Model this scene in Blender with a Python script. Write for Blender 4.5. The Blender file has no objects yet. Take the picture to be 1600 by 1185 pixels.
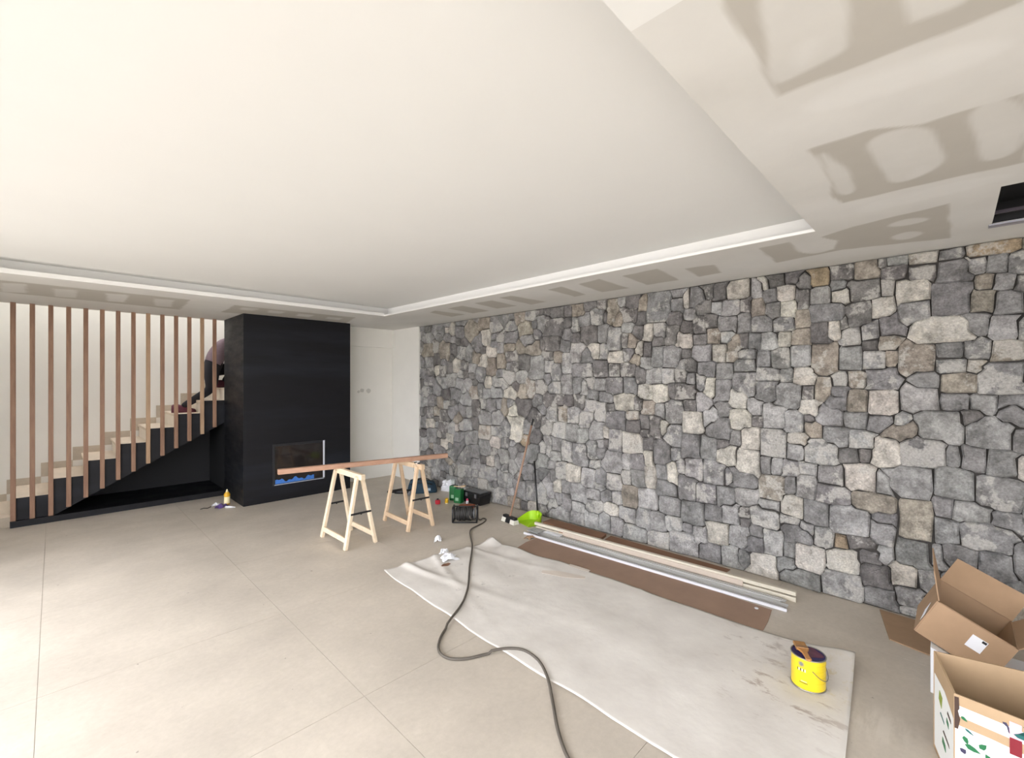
import bpy, math, random
import numpy as np
from mathutils import Vector, Matrix

random.seed(7)
rng = np.random.default_rng(11)
scene = bpy.context.scene
col = scene.collection

# ------------------------------------------------------------------ camera
YAW = math.radians(45.52)
FPX, EYE, HORIZON = 703.0, 1.6, 596.0
cam_d = bpy.data.cameras.new('camera')
cam_d.sensor_width = 36.0
cam_d.lens = FPX / 1600.0 * 36.0
cam_d.shift_y = (HORIZON - 592.5) / 1600.0
cam_d.clip_start = 0.02
cam = bpy.data.objects.new('camera', cam_d)
cam.location = (0, 0, EYE)
cam.rotation_euler = (math.pi / 2, 0, -YAW)
col.objects.link(cam)
scene.camera = cam

# ------------------------------------------------------------------ world, exposure
w = bpy.data.worlds.new('overcast_sky')
scene.world = w
w.use_nodes = True
bg = w.node_tree.nodes['Background']
bg.inputs['Color'].default_value = (0.958, 0.967, 1.028, 1)
bg.inputs['Strength'].default_value = 4.7
vs = scene.view_settings
scene.display_settings.display_device = 'sRGB'
vs.view_transform = 'Standard'
vs.look = 'None'
vs.gamma = 1.0
vs.use_curve_mapping = False
vs.exposure = 0.75
scene.cycles.use_denoising = True
scene.cycles.max_bounces = 10
scene.cycles.diffuse_bounces = 6
scene.cycles.sample_clamp_indirect = 6.0

# ------------------------------------------------------------------ pixel -> place
S_, C_ = math.sin(YAW), math.cos(YAW)
def ray(x):
    r = (x - 800.0) / FPX
    return S_ + C_ * r, C_ - S_ * r
def P(x, y, z=0.0):                       # a pixel on the horizontal plane z
    d = (EYE - z) * FPX / (y - HORIZON)
    a, b = ray(x)
    return Vector((a * d, b * d, z))
def PX(x, y, X):                          # a pixel on the plane X = const
    a, b = ray(x)
    d = X / a
    return Vector((X, b * d, EYE - (y - HORIZON) * d / FPX))
def PY(x, y, Y):
    a, b = ray(x)
    d = Y / b
    return Vector((a * d, Y, EYE - (y - HORIZON) * d / FPX))
RIGHT = Vector((C_, -S_, 0)); FWD = Vector((S_, C_, 0))

# ------------------------------------------------------------------ materials
def lin(c):
    return tuple(((v / 255.0) / 12.92 if v / 255.0 <= 0.04045 else ((v / 255.0 + 0.055) / 1.055) ** 2.4) for v in c)
MATS = {}
def mat(name, rgb, rough=0.6, metal=0.0, var=0.0, scale=8.0, bump=0.0, bscale=40.0, stretch=(1, 1, 1),
        rgb2=None, spec=None, trans=0.0, alpha=1.0, coat=0.0):
    if name in MATS: return MATS[name]
    m = bpy.data.materials.new(name)
    m.use_nodes = True
    nt = m.node_tree
    b = nt.nodes['Principled BSDF']
    c = lin(rgb)
    b.inputs['Base Color'].default_value = (*c, 1)
    b.inputs['Roughness'].default_value = rough
    b.inputs['Metallic'].default_value = metal
    if spec is not None: b.inputs['Specular IOR Level'].default_value = spec
    if trans: b.inputs['Transmission Weight'].default_value = trans
    if alpha < 1: b.inputs['Alpha'].default_value = alpha
    if coat: b.inputs['Coat Weight'].default_value = coat
    if var or bump:
        tc = nt.nodes.new('ShaderNodeNewGeometry')
        mp = nt.nodes.new('ShaderNodeMapping')
        mp.inputs['Scale'].default_value = stretch
        nt.links.new(tc.outputs['Position'], mp.inputs['Vector'])
    if var:
        n = nt.nodes.new('ShaderNodeTexNoise')
        n.inputs['Scale'].default_value = scale
        n.inputs['Detail'].default_value = 6
        n.inputs['Roughness'].default_value = 0.6
        nt.links.new(mp.outputs[0], n.inputs['Vector'])
        rp = nt.nodes.new('ShaderNodeValToRGB')
        rp.color_ramp.elements[0].position = 0.3
        rp.color_ramp.elements[1].position = 0.7
        if rgb2 is None:
            lo = tuple(v * (1 - var) for v in c); hi = tuple(min(1, v * (1 + var)) for v in c)
        else:
            lo, hi = c, lin(rgb2)
        rp.color_ramp.elements[0].color = (*lo, 1)
        rp.color_ramp.elements[1].color = (*hi, 1)
        nt.links.new(n.outputs['Fac'], rp.inputs['Fac'])
        nt.links.new(rp.outputs['Color'], b.inputs['Base Color'])
    if bump:
        n2 = nt.nodes.new('ShaderNodeTexNoise')
        n2.inputs['Scale'].default_value = bscale
        n2.inputs['Detail'].default_value = 5
        nt.links.new(mp.outputs[0], n2.inputs['Vector'])
        bp = nt.nodes.new('ShaderNodeBump')
        bp.inputs['Strength'].default_value = bump
        bp.inputs['Distance'].default_value = 0.01
        nt.links.new(n2.outputs['Fac'], bp.inputs['Height'])
        nt.links.new(bp.outputs['Normal'], b.inputs['Normal'])
    MATS[name] = m
    return m

def attr_mat(name, rough, build):
    m = bpy.data.materials.new(name)
    m.use_nodes = True
    nt = m.node_tree
    b = nt.nodes['Principled BSDF']
    b.inputs['Roughness'].default_value = rough
    a = nt.nodes.new('ShaderNodeAttribute'); a.attribute_name = 'tint'
    build(nt, b, a)
    MATS[name] = m
    return m

def noise(nt, scale, detail=5, rough=0.55, stretch=None):
    g = nt.nodes.new('ShaderNodeNewGeometry')
    n = nt.nodes.new('ShaderNodeTexNoise')
    n.inputs['Scale'].default_value = scale
    n.inputs['Detail'].default_value = detail
    n.inputs['Roughness'].default_value = rough
    if stretch:
        mp = nt.nodes.new('ShaderNodeMapping'); mp.inputs['Scale'].default_value = stretch
        nt.links.new(g.outputs['Position'], mp.inputs['Vector']); nt.links.new(mp.outputs[0], n.inputs['Vector'])
    else:
        nt.links.new(g.outputs['Position'], n.inputs['Vector'])
    return n
def ramp(nt, src, p0, p1, c0=(0, 0, 0), c1=(1, 1, 1)):
    r = nt.nodes.new('ShaderNodeValToRGB')
    r.color_ramp.elements[0].position = p0; r.color_ramp.elements[1].position = p1
    r.color_ramp.elements[0].color = (*c0, 1); r.color_ramp.elements[1].color = (*c1, 1)
    nt.links.new(src, r.inputs['Fac'])
    return r
def mixc(nt, kind, fac, a, b):
    m = nt.nodes.new('ShaderNodeMix'); m.data_type = 'RGBA'; m.blend_type = kind
    for k, v in ((0, fac), (6, a), (7, b)):
        if isinstance(v, (int, float)): m.inputs[k].default_value = v
        elif isinstance(v, tuple): m.inputs[k].default_value = (*v, 1)
        else: nt.links.new(v, m.inputs[k])
    return m.outputs[2]

def near(nt, c, r0, r1):                    # 1 inside r0 of a place, 0 beyond r1
    g = nt.nodes.new('ShaderNodeNewGeometry'); v = nt.nodes.new('ShaderNodeVectorMath'); v.operation = 'DISTANCE'
    nt.links.new(g.outputs['Position'], v.inputs[0]); v.inputs[1].default_value = (*c, 0)
    m = nt.nodes.new('ShaderNodeMapRange'); m.inputs[1].default_value = r0; m.inputs[2].default_value = r1; m.inputs[3].default_value = 1; m.inputs[4].default_value = 0
    nt.links.new(v.outputs['Value'], m.inputs[0]); return m.outputs[0]
def times(nt, a, b):
    m = nt.nodes.new('ShaderNodeMath'); m.operation = 'MULTIPLY'
    for k, v in enumerate((a, b)):
        if isinstance(v, float): m.inputs[k].default_value = v
        else: nt.links.new(v, m.inputs[k])
    return m.outputs[0]
def build_stone(nt, b, a):
    mott = ramp(nt, noise(nt, 10, 6, 0.68).outputs['Fac'], 0.36, 0.66, (0.56, 0.555, 0.55), (1.36, 1.36, 1.36))
    c1 = mixc(nt, 'MULTIPLY', 1.0, a.outputs['Color'], mott.outputs['Color'])
    fine = ramp(nt, noise(nt, 75, 4, 0.7).outputs['Fac'], 0.3, 0.7, (0.74, 0.74, 0.74), (1.26, 1.26, 1.26))
    c2 = mixc(nt, 'MULTIPLY', 1.0, c1, fine.outputs['Color'])
    ad = nt.nodes.new('ShaderNodeMath'); ad.operation = 'MULTIPLY_ADD'; ad.inputs[1].default_value = 0.30
    nt.links.new(a.outputs['Alpha'], ad.inputs[0]); nt.links.new(noise(nt, 7.5, 7, 0.66).outputs['Fac'], ad.inputs[2])
    lich = ramp(nt, ad.outputs[0], 0.735, 0.79)
    ml = nt.nodes.new('ShaderNodeMath'); ml.operation = 'MULTIPLY'; ml.inputs[1].default_value = 0.62
    nt.links.new(lich.outputs['Color'], ml.inputs[0])
    pale = mixc(nt, 'MULTIPLY', 1.0, fine.outputs['Color'], lin((196, 193, 186)))
    c3 = mixc(nt, 'MIX', ml.outputs[0], c2, pale)
    nt.links.new(c3, b.inputs['Base Color'])
    bp = nt.nodes.new('ShaderNodeBump'); bp.inputs['Strength'].default_value = 1.0; bp.inputs['Distance'].default_value = 0.03
    nt.links.new(noise(nt, 24, 8, 0.66).outputs['Fac'], bp.inputs['Height'])
    nt.links.new(bp.outputs['Normal'], b.inputs['Normal'])
STONE = attr_mat('rubble_stone', 0.88, build_stone)

def build_board(nt, b, a):
    f = ramp(nt, noise(nt, 5, 5, 0.6).outputs['Fac'], 0.3, 0.7, (0.965, 0.965, 0.965), (1.02, 1.02, 1.02))
    nt.links.new(mixc(nt, 'MULTIPLY', 1.0, a.outputs['Color'], f.outputs['Color']), b.inputs['Base Color'])
BOARD = attr_mat('plasterboard_with_compound', 0.85, build_board)

def build_floor(nt, b, a):
    base = lin((194, 185, 172))
    big = ramp(nt, noise(nt, 1.6, 6, 0.6).outputs['Fac'], 0.3, 0.72, tuple(v * 0.86 for v in base), tuple(v * 1.1 for v in base))
    c = mixc(nt, 'MULTIPLY', 1.0, big.outputs['Color'], ramp(nt, noise(nt, 30, 6, 0.7).outputs['Fac'], 0.3, 0.7, (0.93, 0.93, 0.92), (1.05, 1.05, 1.05)).outputs['Color'])
    dust = ramp(nt, noise(nt, 5.5, 8, 0.75).outputs['Fac'], 0.60, 0.74)
    m1 = nt.nodes.new('ShaderNodeMath'); m1.operation = 'MULTIPLY'; m1.inputs[1].default_value = 0.45
    nt.links.new(dust.outputs['Color'], m1.inputs[0])
    c = mixc(nt, 'MIX', m1.outputs[0], c, lin((214, 206, 194)))
    spots = ramp(nt, noise(nt, 26, 2, 0.4).outputs['Fac'], 0.765, 0.79)
    m2 = nt.nodes.new('ShaderNodeMath'); m2.operation = 'MULTIPLY'; m2.inputs[1].default_value = 0.55
    nt.links.new(spots.outputs['Color'], m2.inputs[0])
    c = mixc(nt, 'MIX', m2.outputs[0], c, lin((92, 84, 76)))
    f = times(nt, times(nt, near(nt, (2.70, 0.26), 0.06, 0.2), ramp(nt, noise(nt, 9, 6, 0.7, (0.35, 1.6, 1)).outputs['Fac'], 0.45, 0.6).outputs['Color']), 0.6)
    c = mixc(nt, 'MIX', f, c, lin((214, 206, 194)))
    nt.links.new(c, b.inputs['Base Color'])
    rr = ramp(nt, noise(nt, 4, 5).outputs['Fac'], 0.3, 0.7, (0.40,) * 3, (0.56,) * 3)
    nt.links.new(rr.outputs['Color'], b.inputs['Roughness'])
FLOOR = attr_mat('beige_cement_tile', 0.5, build_floor)

def build_steel(nt, b, a):
    band = noise(nt, 1.0, 5, 0.6, (0.25, 0.25, 2.2))
    c = ramp(nt, band.outputs['Fac'], 0.5, 0.75, lin((21, 21, 25)), lin((36, 40, 47)))
    nt.links.new(c.outputs['Color'], b.inputs['Base Color'])
    r = ramp(nt, noise(nt, 3, 4, 0.6, (1, 1, 4)).outputs['Fac'], 0.3, 0.7, (0.42,) * 3, (0.6,) * 3)
    nt.links.new(r.outputs['Color'], b.inputs['Roughness'])
    b.inputs['Specular IOR Level'].default_value = 0.28
STEEL = attr_mat('hot_rolled_dark_steel', 0.5, build_steel)

def wood(name, a, b2, rough=0.6, stretch=(1, 1, 0.12), scale=30):
    return mat(name, a, rough, var=0.2, scale=scale, rgb2=b2, stretch=stretch, bump=0.08, bscale=120)

WHITE = mat('white_wall_paint', (226, 224, 217), 0.8, var=0.02, scale=3, bump=0.03, bscale=60)
CEIL = mat('white_ceiling_paint', (225, 225, 223), 0.85, var=0.012, scale=1.5)
LIPW = mat('white_cove_paint', (232, 231, 228), 0.8)
MORTAR = mat('dark_joint_mortar', (58, 55, 52), 0.95, var=0.3, scale=20)
BLACKV = mat('matt_black_panel', (17, 17, 20), 0.7)
BLACKM = mat('black_plastic', (24, 24, 26), 0.45)
BLACKR = mat('black_rubber', (38, 36, 34), 0.6)
GREYP = mat('grey_plastic', (96, 97, 99), 0.5)
ALU = mat('brushed_aluminium', (186, 185, 182), 0.38, metal=0.55, var=0.08, scale=30, stretch=(1, 0.05, 1))
WALU = mat('white_coated_profile', (208, 208, 212), 0.35)
TILE = mat('beige_stair_tile', (205, 190, 170), 0.5, var=0.08, scale=14, stretch=(1, 0.2, 1))
RISER = mat('pale_riser_tile', (222, 213, 198), 0.5, var=0.05, scale=10)
SKIRT = mat('greige_skirting_tile', (180, 168, 150), 0.55, var=0.08, scale=14)
SLATF = wood('brown_slat_wood', (132, 99, 79), (160, 126, 102))
SLATL = wood('light_slat_wood', (160, 130, 102), (184, 154, 124))
PINE = wood('pale_pine', (218, 198, 168), (232, 216, 190), stretch=(1, 1, 1), scale=14)
PINE2 = wood('honey_pine', (206, 178, 146), (220, 196, 164), stretch=(1, 1, 1), scale=14)
DECK = wood('reddish_plank_wood', (164, 124, 102), (190, 152, 126), stretch=(0.15, 1, 1), scale=30)
CARD = mat('brown_cardboard', (160, 132, 104), 0.85, var=0.06, scale=10)
CARDD = mat('dark_brown_cardboard', (132, 98, 76), 0.9, var=0.08, scale=6)
CARDI = mat('kraft_paper_brown', (148, 122, 104), 0.9, var=0.08, scale=5)
CARDE = mat('cardboard_edge', (120, 90, 62), 0.9)
LABELW = mat('white_paper', (226, 228, 232), 0.7)
def build_cloth(nt, b, a):
    c = ramp(nt, noise(nt, 4, 6).outputs['Fac'], 0.3, 0.7, lin((206, 201, 194)), lin((220, 216, 209))).outputs['Color']
    for cc, r0, r1, st_, sc, p0, rgb, k in (((2.62, 0.62), 0.1, 0.45, (1.0, 0.35, 1), 14, 0.56, (122, 92, 72), 0.6), ((2.35, 2.75), 0.2, 0.7, None, 9, 0.60, (140, 134, 128), 0.5), ((2.9, 0.45), 0.08, 0.3, None, 10, 0.52, (196, 180, 130), 0.5), ((3.0, 0.85), 0.0, 0.3, (1, 0.4, 1), 12, 0.55, (110, 84, 66), 0.6)):
        f = times(nt, times(nt, near(nt, cc, r0, r1), ramp(nt, noise(nt, sc, 6, 0.7, st_).outputs['Fac'], p0, p0 + 0.08).outputs['Color']), k)
        c = mixc(nt, 'MIX', f, c, lin(rgb))
    nt.links.new(c, b.inputs['Base Color'])
    bp = nt.nodes.new('ShaderNodeBump'); bp.inputs['Strength'].default_value = 0.2; bp.inputs['Distance'].default_value = 0.02
    nt.links.new(noise(nt, 7, 4).outputs['Fac'], bp.inputs['Height']); nt.links.new(bp.outputs['Normal'], b.inputs['Normal'])
CLOTH = attr_mat('white_dust_sheet', 0.9, build_cloth)
YEL = mat('yellow_tin_paint', (226, 198, 30), 0.35, coat=0.3)
TINM = mat('tin_rim_metal', (170, 168, 160), 0.3, metal=0.9)
NAVY = mat('navy_lid', (38, 34, 92), 0.4)
STAIN = mat('purple_brown_paint_film', (96, 50, 70), 0.4, var=0.3, scale=30)
BRIST = mat('tan_bristles', (160, 118, 70), 0.9, var=0.2, scale=80)
LIME = mat('lime_plastic', (164, 206, 30), 0.4)
GREENT = mat('green_tin_paint', (18, 100, 48), 0.3, coat=0.3)
TEAL = mat('dark_teal_fabric', (34, 58, 74), 0.8, var=0.15, scale=20)
REDP = mat('red_plastic', (190, 44, 60), 0.4)
YELP = mat('yellow_plastic', (226, 180, 30), 0.4)
BLUET = mat('blue_masking_tape', (62, 118, 196), 0.7, var=0.15, scale=40)
CABLE = mat('grey_rubber_cable', (88, 82, 74), 0.65)
GLASSM = mat('clear_plastic', (225, 232, 230), 0.15, trans=0.35, alpha=0.75)
GLUEY = mat('yellow_bottle', (222, 172, 46), 0.4)
CREAM = mat('cream_label', (236, 224, 180), 0.6)
PURP = mat('purple_print_film', (92, 72, 128), 0.5, var=0.2, scale=60)
RUST = mat('rust_brown_wood', (150, 84, 56), 0.8, var=0.1, scale=20)

# ------------------------------------------------------------------ mesh builder
class MB:
    def __init__(s): s.v = []; s.f = []; s.t = []
    def add(s, vs_, fs): 
        n = len(s.v); s.v += [tuple(p) for p in vs_]; s.f += [tuple(i + n for i in f) for f in fs]; return s
    def box(s, a, b):
        (x0, y0, z0), (x1, y1, z1) = a, b
        return s.add([(x0, y0, z0), (x1, y0, z0), (x1, y1, z0), (x0, y1, z0), (x0, y0, z1), (x1, y0, z1), (x1, y1, z1), (x0, y1, z1)],
                     [(0, 3, 2, 1), (4, 5, 6, 7), (0, 1, 5, 4), (1, 2, 6, 5), (2, 3, 7, 6), (3, 0, 4, 7)])
    def bar(s, p, q, wd, ht, up=(0, 0, 1)):          # rectangular bar from p to q
        p, q = Vector(p), Vector(q); d = (q - p).normalized(); up = Vector(up)
        side = d.cross(up)
        if side.length < 1e-4: side = d.cross(Vector((1, 0, 0)))
        side.normalize(); u = side.cross(d).normalized()
        vs_ = []
        for c in (p, q):
            for i, j in ((-1, -1), (1, -1), (1, 1), (-1, 1)): vs_.append(c + side * (i * wd / 2) + u * (j * ht / 2))
        return s.add(vs_, [(3, 2, 1, 0), (4, 5, 6, 7), (0, 1, 5, 4), (1, 2, 6, 5), (2, 3, 7, 6), (3, 0, 4, 7)])
    def tube(s, pts, r, n=8, closed=False, radii=None):
        pts = [Vector(p) for p in pts]; m = len(pts); vs_ = []; prev = None
        for i, p in enumerate(pts):
            a = pts[(i - 1) % m] if (closed or i) else p
            b = pts[(i + 1) % m] if (closed or i < m - 1) else p
            d = (b - a).normalized()
            if prev is None:
                prev = d.orthogonal().normalized()
            prev = (prev - d * prev.dot(d)).normalized()
            u = d.cross(prev)
            rr = radii[i] if radii else r
            for k in range(n):
                t = 2 * math.pi * k / n
                vs_.append(p + (prev * math.cos(t) + u * math.sin(t)) * rr)
        fs = []
        for i in range(m if closed else m - 1):
            for k in range(n):
                fs.append((i * n + k, i * n + (k + 1) % n, ((i + 1) % m) * n + (k + 1) % n, ((i + 1) % m) * n + k))
        if not closed: fs += [tuple(range(n - 1, -1, -1)), tuple((m - 1) * n + k for k in range(n))]
        return s.add(vs_, fs)
    def lathe(s, prof, c=(0, 0, 0), n=32, sx=1.0, sy=1.0):
        cx, cy, cz = c; vs_ = []; fs = []
        for r, z in prof:
            for k in range(n):
                t = 2 * math.pi * k / n
                vs_.append((cx + r * sx * math.cos(t), cy + r * sy * math.sin(t), cz + z))
        for i in range(len(prof) - 1):
            for k in range(n): fs.append((i * n + k, i * n + (k + 1) % n, (i + 1) * n + (k + 1) % n, (i + 1) * n + k))
        fs.append(tuple(range(n - 1, -1, -1))); fs.append(tuple((len(prof) - 1) * n + k for k in range(n)))
        return s.add(vs_, fs)
    def prism(s, poly, off):                        # polygon (3D points) extruded by vector
        off = Vector(off); n = len(poly); a = [Vector(p) for p in poly]; b = [p + off for p in a]
        return s.add(a + b, [tuple(range(n - 1, -1, -1)), tuple(range(n, 2 * n))] + [(i, (i + 1) % n, n + (i + 1) % n, n + i) for i in range(n)])
    def build(s, name, m, parent=None, smooth=False, bevel=0.0, loc=None, rot=None, seg=2):
        me = bpy.data.meshes.new(name); me.from_pydata(s.v, [], s.f); me.update()
        import bmesh
        bm = bmesh.new(); bm.from_mesh(me); bmesh.ops.recalc_face_normals(bm, faces=bm.faces); bm.to_mesh(me); bm.free()
        o = bpy.data.objects.new(name, me); col.objects.link(o)
        me.materials.append(m)
        if smooth:
            me.polygons.foreach_set('use_smooth', [True] * len(me.polygons))
        if bevel:
            bv = o.modifiers.new('bevel', 'BEVEL'); bv.width = bevel; bv.segments = seg; bv.limit_method = 'ANGLE'; bv.angle_limit = math.radians(40)
        if parent: o.parent = parent
        if loc: o.location = loc
        if rot: o.rotation_euler = rot
        return o

def tag(o, label=None, cat=None, group=None, kind=None):
    if label: o['label'] = label
    if cat: o['category'] = cat
    if group: o['group'] = group
    if kind: o['kind'] = kind
    return o
def thing(name, label, cat, loc=(0, 0, 0), rz=0.0, group=None):
    o = bpy.data.objects.new(name, None); col.objects.link(o)
    o.empty_display_size = 0.1
    o.location = loc; o.rotation_euler = (0, 0, rz)
    return tag(o, label, cat, group)
def struct(o): o['kind'] = 'structure'; return o
def auto_smooth(o, deg=40):
    me = o.data
    me.polygons.foreach_set('use_smooth', [True] * len(me.polygons))
    try: me.set_sharp_from_angle(angle=math.radians(deg))
    except Exception: pass
    return o

# ------------------------------------------------------------------ dimensions
ZS, ZC = 2.465, 2.59            # soffit and recessed ceiling heights
XS = 4.06                       # face of the stone wall
XW = -1.15                      # window wall
Y0, YB = -2.6, 6.84             # wall behind the camera, back wall beside the chimney
YSL, YST = 7.33, 8.24           # slat plane, stairwell wall
XF0, XF1, YF = 1.69, 3.11, 6.45 # chimney breast

# ------------------------------------------------------------------ floor of large tiles
fl = struct(MB().box((XW - 0.2, Y0 - 0.2, -0.12), (4.3, YST + 0.2, -0.004)).build('floor', mat('tile_joint_grout', (160, 150, 135), 0.9)))
TS = 1.165
xs = [-0.06 + TS * k for k in range(-2, 5)]
ys = [3.30 + TS * k for k in range(-6, 6)]
for i in range(len(xs) - 1):
    for j in range(len(ys) - 1):
        x0, x1 = max(xs[i], XW), min(xs[i + 1], 4.09); y0, y1 = max(ys[j], Y0), min(ys[j + 1], YST)
        if x1 - x0 < 0.05 or y1 - y0 < 0.05: continue
        g = 0.0009
        MB().box((x0 + g, y0 + g, -0.012), (x1 - g, y1 - g, random.uniform(-0.0004, 0.0))).build('floor_tile', FLOOR, fl)

# ------------------------------------------------------------------ walls
struct(MB().box((4.085, Y0 - 0.2, 0), (4.3, YST + 0.2, 3.0)).build('wall_right', MORTAR))
WR = bpy.data.objects['wall_right']
wp = MB().box((4.045, 6.035, 0), (4.0851, YB + 0.1, ZS)).build('plaster_return', WHITE, WR)
wb = MB().box((XF1 - 0.4, YB, 0), (4.09, YB + 0.15, 3.0))
wb = struct(wb.build('wall_back', WHITE))
MB().box((XF1 - 0.05, YB - 0.05, 2.16), (4.046, YB + 0.01, ZS)).build('lintel_band', WHITE, wb)
PUTTY = mat('grey_putty_patch', (196, 194, 187), 0.9, var=0.06, scale=30)
for px, py, r in ((560.5, 612.5, 0.022), (566, 610.5, 0.034), (576, 611.5, 0.04)):
    c = PY(px, py, YB - 0.001)
    pts = [(c.x + r * random.uniform(0.8, 1.2) * math.cos(t), YB - 0.002, c.z + r * random.uniform(0.8, 1.2) * math.sin(t)) for t in np.linspace(0, 2 * math.pi, 14)[:-1]]
    MB().prism(pts, (0, 0.003, 0)).build('filler_patch', PUTTY, wb)
ws = struct(MB().box((-1.7, YST, 0), (3.6, YST + 0.15, 4.6)).build('wall_stairwell', WHITE))
struct(MB().box((3.35, YB + 0.15, 0), (3.5, YST, 4.6)).build('wall_stair_end', WHITE))
struct(MB().box((-1.7, 7.40, ZS), (3.5, 7.44, 4.6)).build('wall_stair_upper', WHITE))
struct(MB().box((XW - 0.15, 7.42, 4.55), (-1.1, YST + 0.15, 4.65)).box((3.2, 7.42, 4.55), (3.6, YST + 0.15, 4.65)).build('ceiling_stairwell', WHITE))   # unseen skylight gap between, added and widened to brighten the stairwell
# window wall: solid ends and head, tall glazed openings between
wl = MB().box((XW - 0.2, 5.5, 0), (XW, YST + 0.15, 4.6)).box((XW - 0.2, Y0 - 0.2, 2.32), (XW, 5.5, 3.0)).box((XW - 0.2, Y0 - 0.2, 0), (XW, -2.3, 2.32))
struct(wl.build('wall_left', WHITE))
FR = mat('anthracite_window_frame', (52, 54, 57), 0.45)
wf = struct(MB().box((XW - 0.16, -2.3, 0.0), (XW - 0.06, 5.5, 0.05)).box((XW - 0.16, -2.3, 2.26), (XW - 0.06, 5.5, 2.32)).build('window_1', FR))
for k in range(5):
    y = -2.3 + 7.8 * k / 4
    MB().box((XW - 0.15, max(-2.3, y - 0.04), 0.05), (XW - 0.07, min(5.5, y + 0.04), 2.26)).build('window_mullion', FR, wf)
# wall behind the camera with a second opening
wn = MB().box((XW - 0.2, Y0 - 0.2, 2.32), (4.09, Y0, 3.0)).box((0.9, Y0 - 0.2, 0), (4.09, Y0, 2.32)).box((XW - 0.2, Y0 - 0.2, 0), (-0.8, Y0, 2.32))
struct(wn.build('wall_front', WHITE))
wf2 = struct(MB().box((-0.8, Y0 - 0.15, 0.0), (0.9, Y0 - 0.07, 0.05)).box((-0.8, Y0 - 0.15, 2.26), (0.9, Y0 - 0.07, 2.32)).build('window_2', FR))
for x in (-0.76, 0.05, 0.86):
    MB().box((x - 0.04, Y0 - 0.14, 0.05), (x + 0.04, Y0 - 0.08, 2.26)).build('window_mullion', FR, wf2)
struct(MB().box((-14, -14, -0.14), (XW - 0.2, 20, -0.13)).box((XW - 0.2, -14, -0.14), (8, Y0 - 0.2, -0.13)).build('terrace', mat('pale_terrace_paving', (190, 184, 172), 0.8, var=0.05, scale=2)))

# ------------------------------------------------------------------ ceiling with plasterboard soffit
RX0, RX1, RY0, RY1 = -0.6, 3.08, 0.57, 5.40     # recess
ce = struct(MB().box((XW - 0.2, Y0 - 0.2, ZC), (4.3, 7.42, ZC + 0.14)).build('ceiling', CEIL))
DX0, DX1, DY0, DY1 = 2.95, 3.65, -1.0, -0.15     # duct opening
def u_(lst, k, ox, oy): return [P(ox + x / k, oy + y / k, ZS).to_2d() for x, y in lst]
TA, WH = [], []
c7 = lambda l: u_(l, 2.822, 1100, 0)
TA += [c7([(75, -60), (100, 30), (335, 420), (1411, 5), (1411, -60)]),
       c7([(470, 660), (720, 578), (960, 550), (1165, 485), (1411, 410), (1411, 715), (1060, 790), (610, 897), (575, 870), (560, 800), (500, 690)]),
       c7([(245, 1095), (370, 1070), (440, 1115), (575, 1100), (590, 1060), (520, 1045), (660, 1000), (1075, 900), (1085, 1050), (940, 1065), (620, 1100), (320, 1158)])]
WH += [c7([(235, -60), (275, 160), (300, 365), (400, 330), (580, 240), (635, 190), (635, -60)]),
       c7([(870, -60), (890, 105), (940, 100), (1150, 20), (1200, -60)]),
       c7([(710, 630), (960, 550), (1040, 640), (1060, 730), (830, 815), (770, 720)]),
       c7([(500, 690), (560, 680), (640, 760), (675, 840), (590, 860), (545, 770)]),
       c7([(1165, 490), (1411, 415), (1411, 660), (1205, 720), (1220, 640), (1180, 600)]),
       c7([(790, 1000), (900, 960), (1015, 965), (880, 1000)]),
       c7([(805, 1050), (900, 1020), (990, 1025), (890, 1060)]),
       c7([(380, 1075), (530, 1050), (580, 1100), (440, 1125)])]
k2 = lambda l: u_(l, 3.95, 850, 420)
k8 = lambda l: u_(l, 2.37, 600, 360)
kf = lambda l: u_(l, 2.424, 0, 380)
TA += [k2(l) for l in ([(490, 45), (700, 0), (830, 70), (635, 100)], [(215, 95), (340, 65), (520, 120), (360, 145)], [(30, 130), (105, 112), (260, 160), (190, 172)], [(870, 0), (1050, -25), (1090, 25), (960, 48)])]
TA += [k8(l) for l in ([(430, 250), (470, 243), (600, 265), (545, 275)], [(335, 270), (400, 260), (490, 280), (420, 290)], [(235, 290), (290, 280), (390, 298), (330, 307)], [(170, 305), (190, 298), (300, 312), (250, 320)])]
TA += [kf(l) for l in ([(-40, 136), (720, 215), (680, 252), (-40, 181)], [(890, 236), (1345, 282), (1310, 303), (840, 262)])]
WH += [kf(l) for l in ([(200, 172), (295, 178), (290, 208), (205, 203)], [(398, 190), (490, 196), (475, 225), (405, 220)], [(580, 210), (660, 216), (650, 243), (585, 238)], [(0, 150), (100, 155), (105, 190), (0, 185)],
                       [(915, 243), (985, 249), (960, 257), (905, 252)], [(1020, 254), (1085, 261), (1060, 268), (1010, 263)], [(1130, 267), (1195, 273), (1170, 281), (1120, 276)], [(1240, 279), (1300, 285), (1285, 292), (1230, 287)])]
def chaikin(p, it=3):
    for _ in range(it):
        q = []
        for i in range(len(p)):
            a, b = p[i], p[(i + 1) % len(p)]; q += [a * 0.75 + b * 0.25, a * 0.25 + b * 0.75]
        p = q
    return p
def grow(p, k):
    c = sum(p, Vector((0, 0))) / len(p); return [c + (v - c) * k for v in p]
WH = [chaikin(grow(p, 1.12)) if k < 8 else p for k, p in enumerate(WH)]
GLOSS = [chaikin(c7(l)) for l in ([(350, 260), (430, 160), (540, 140), (520, 240), (420, 330)], [(860, 780), (930, 720), (1050, 710), (1000, 780), (880, 810)], [(1260, 660), (1411, 600), (1411, 650), (1300, 690)], [(360, 440), (1411, 80), (1411, 250), (420, 560)], [(620, 900), (1411, 730), (1411, 790), (640, 970)])]
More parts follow.
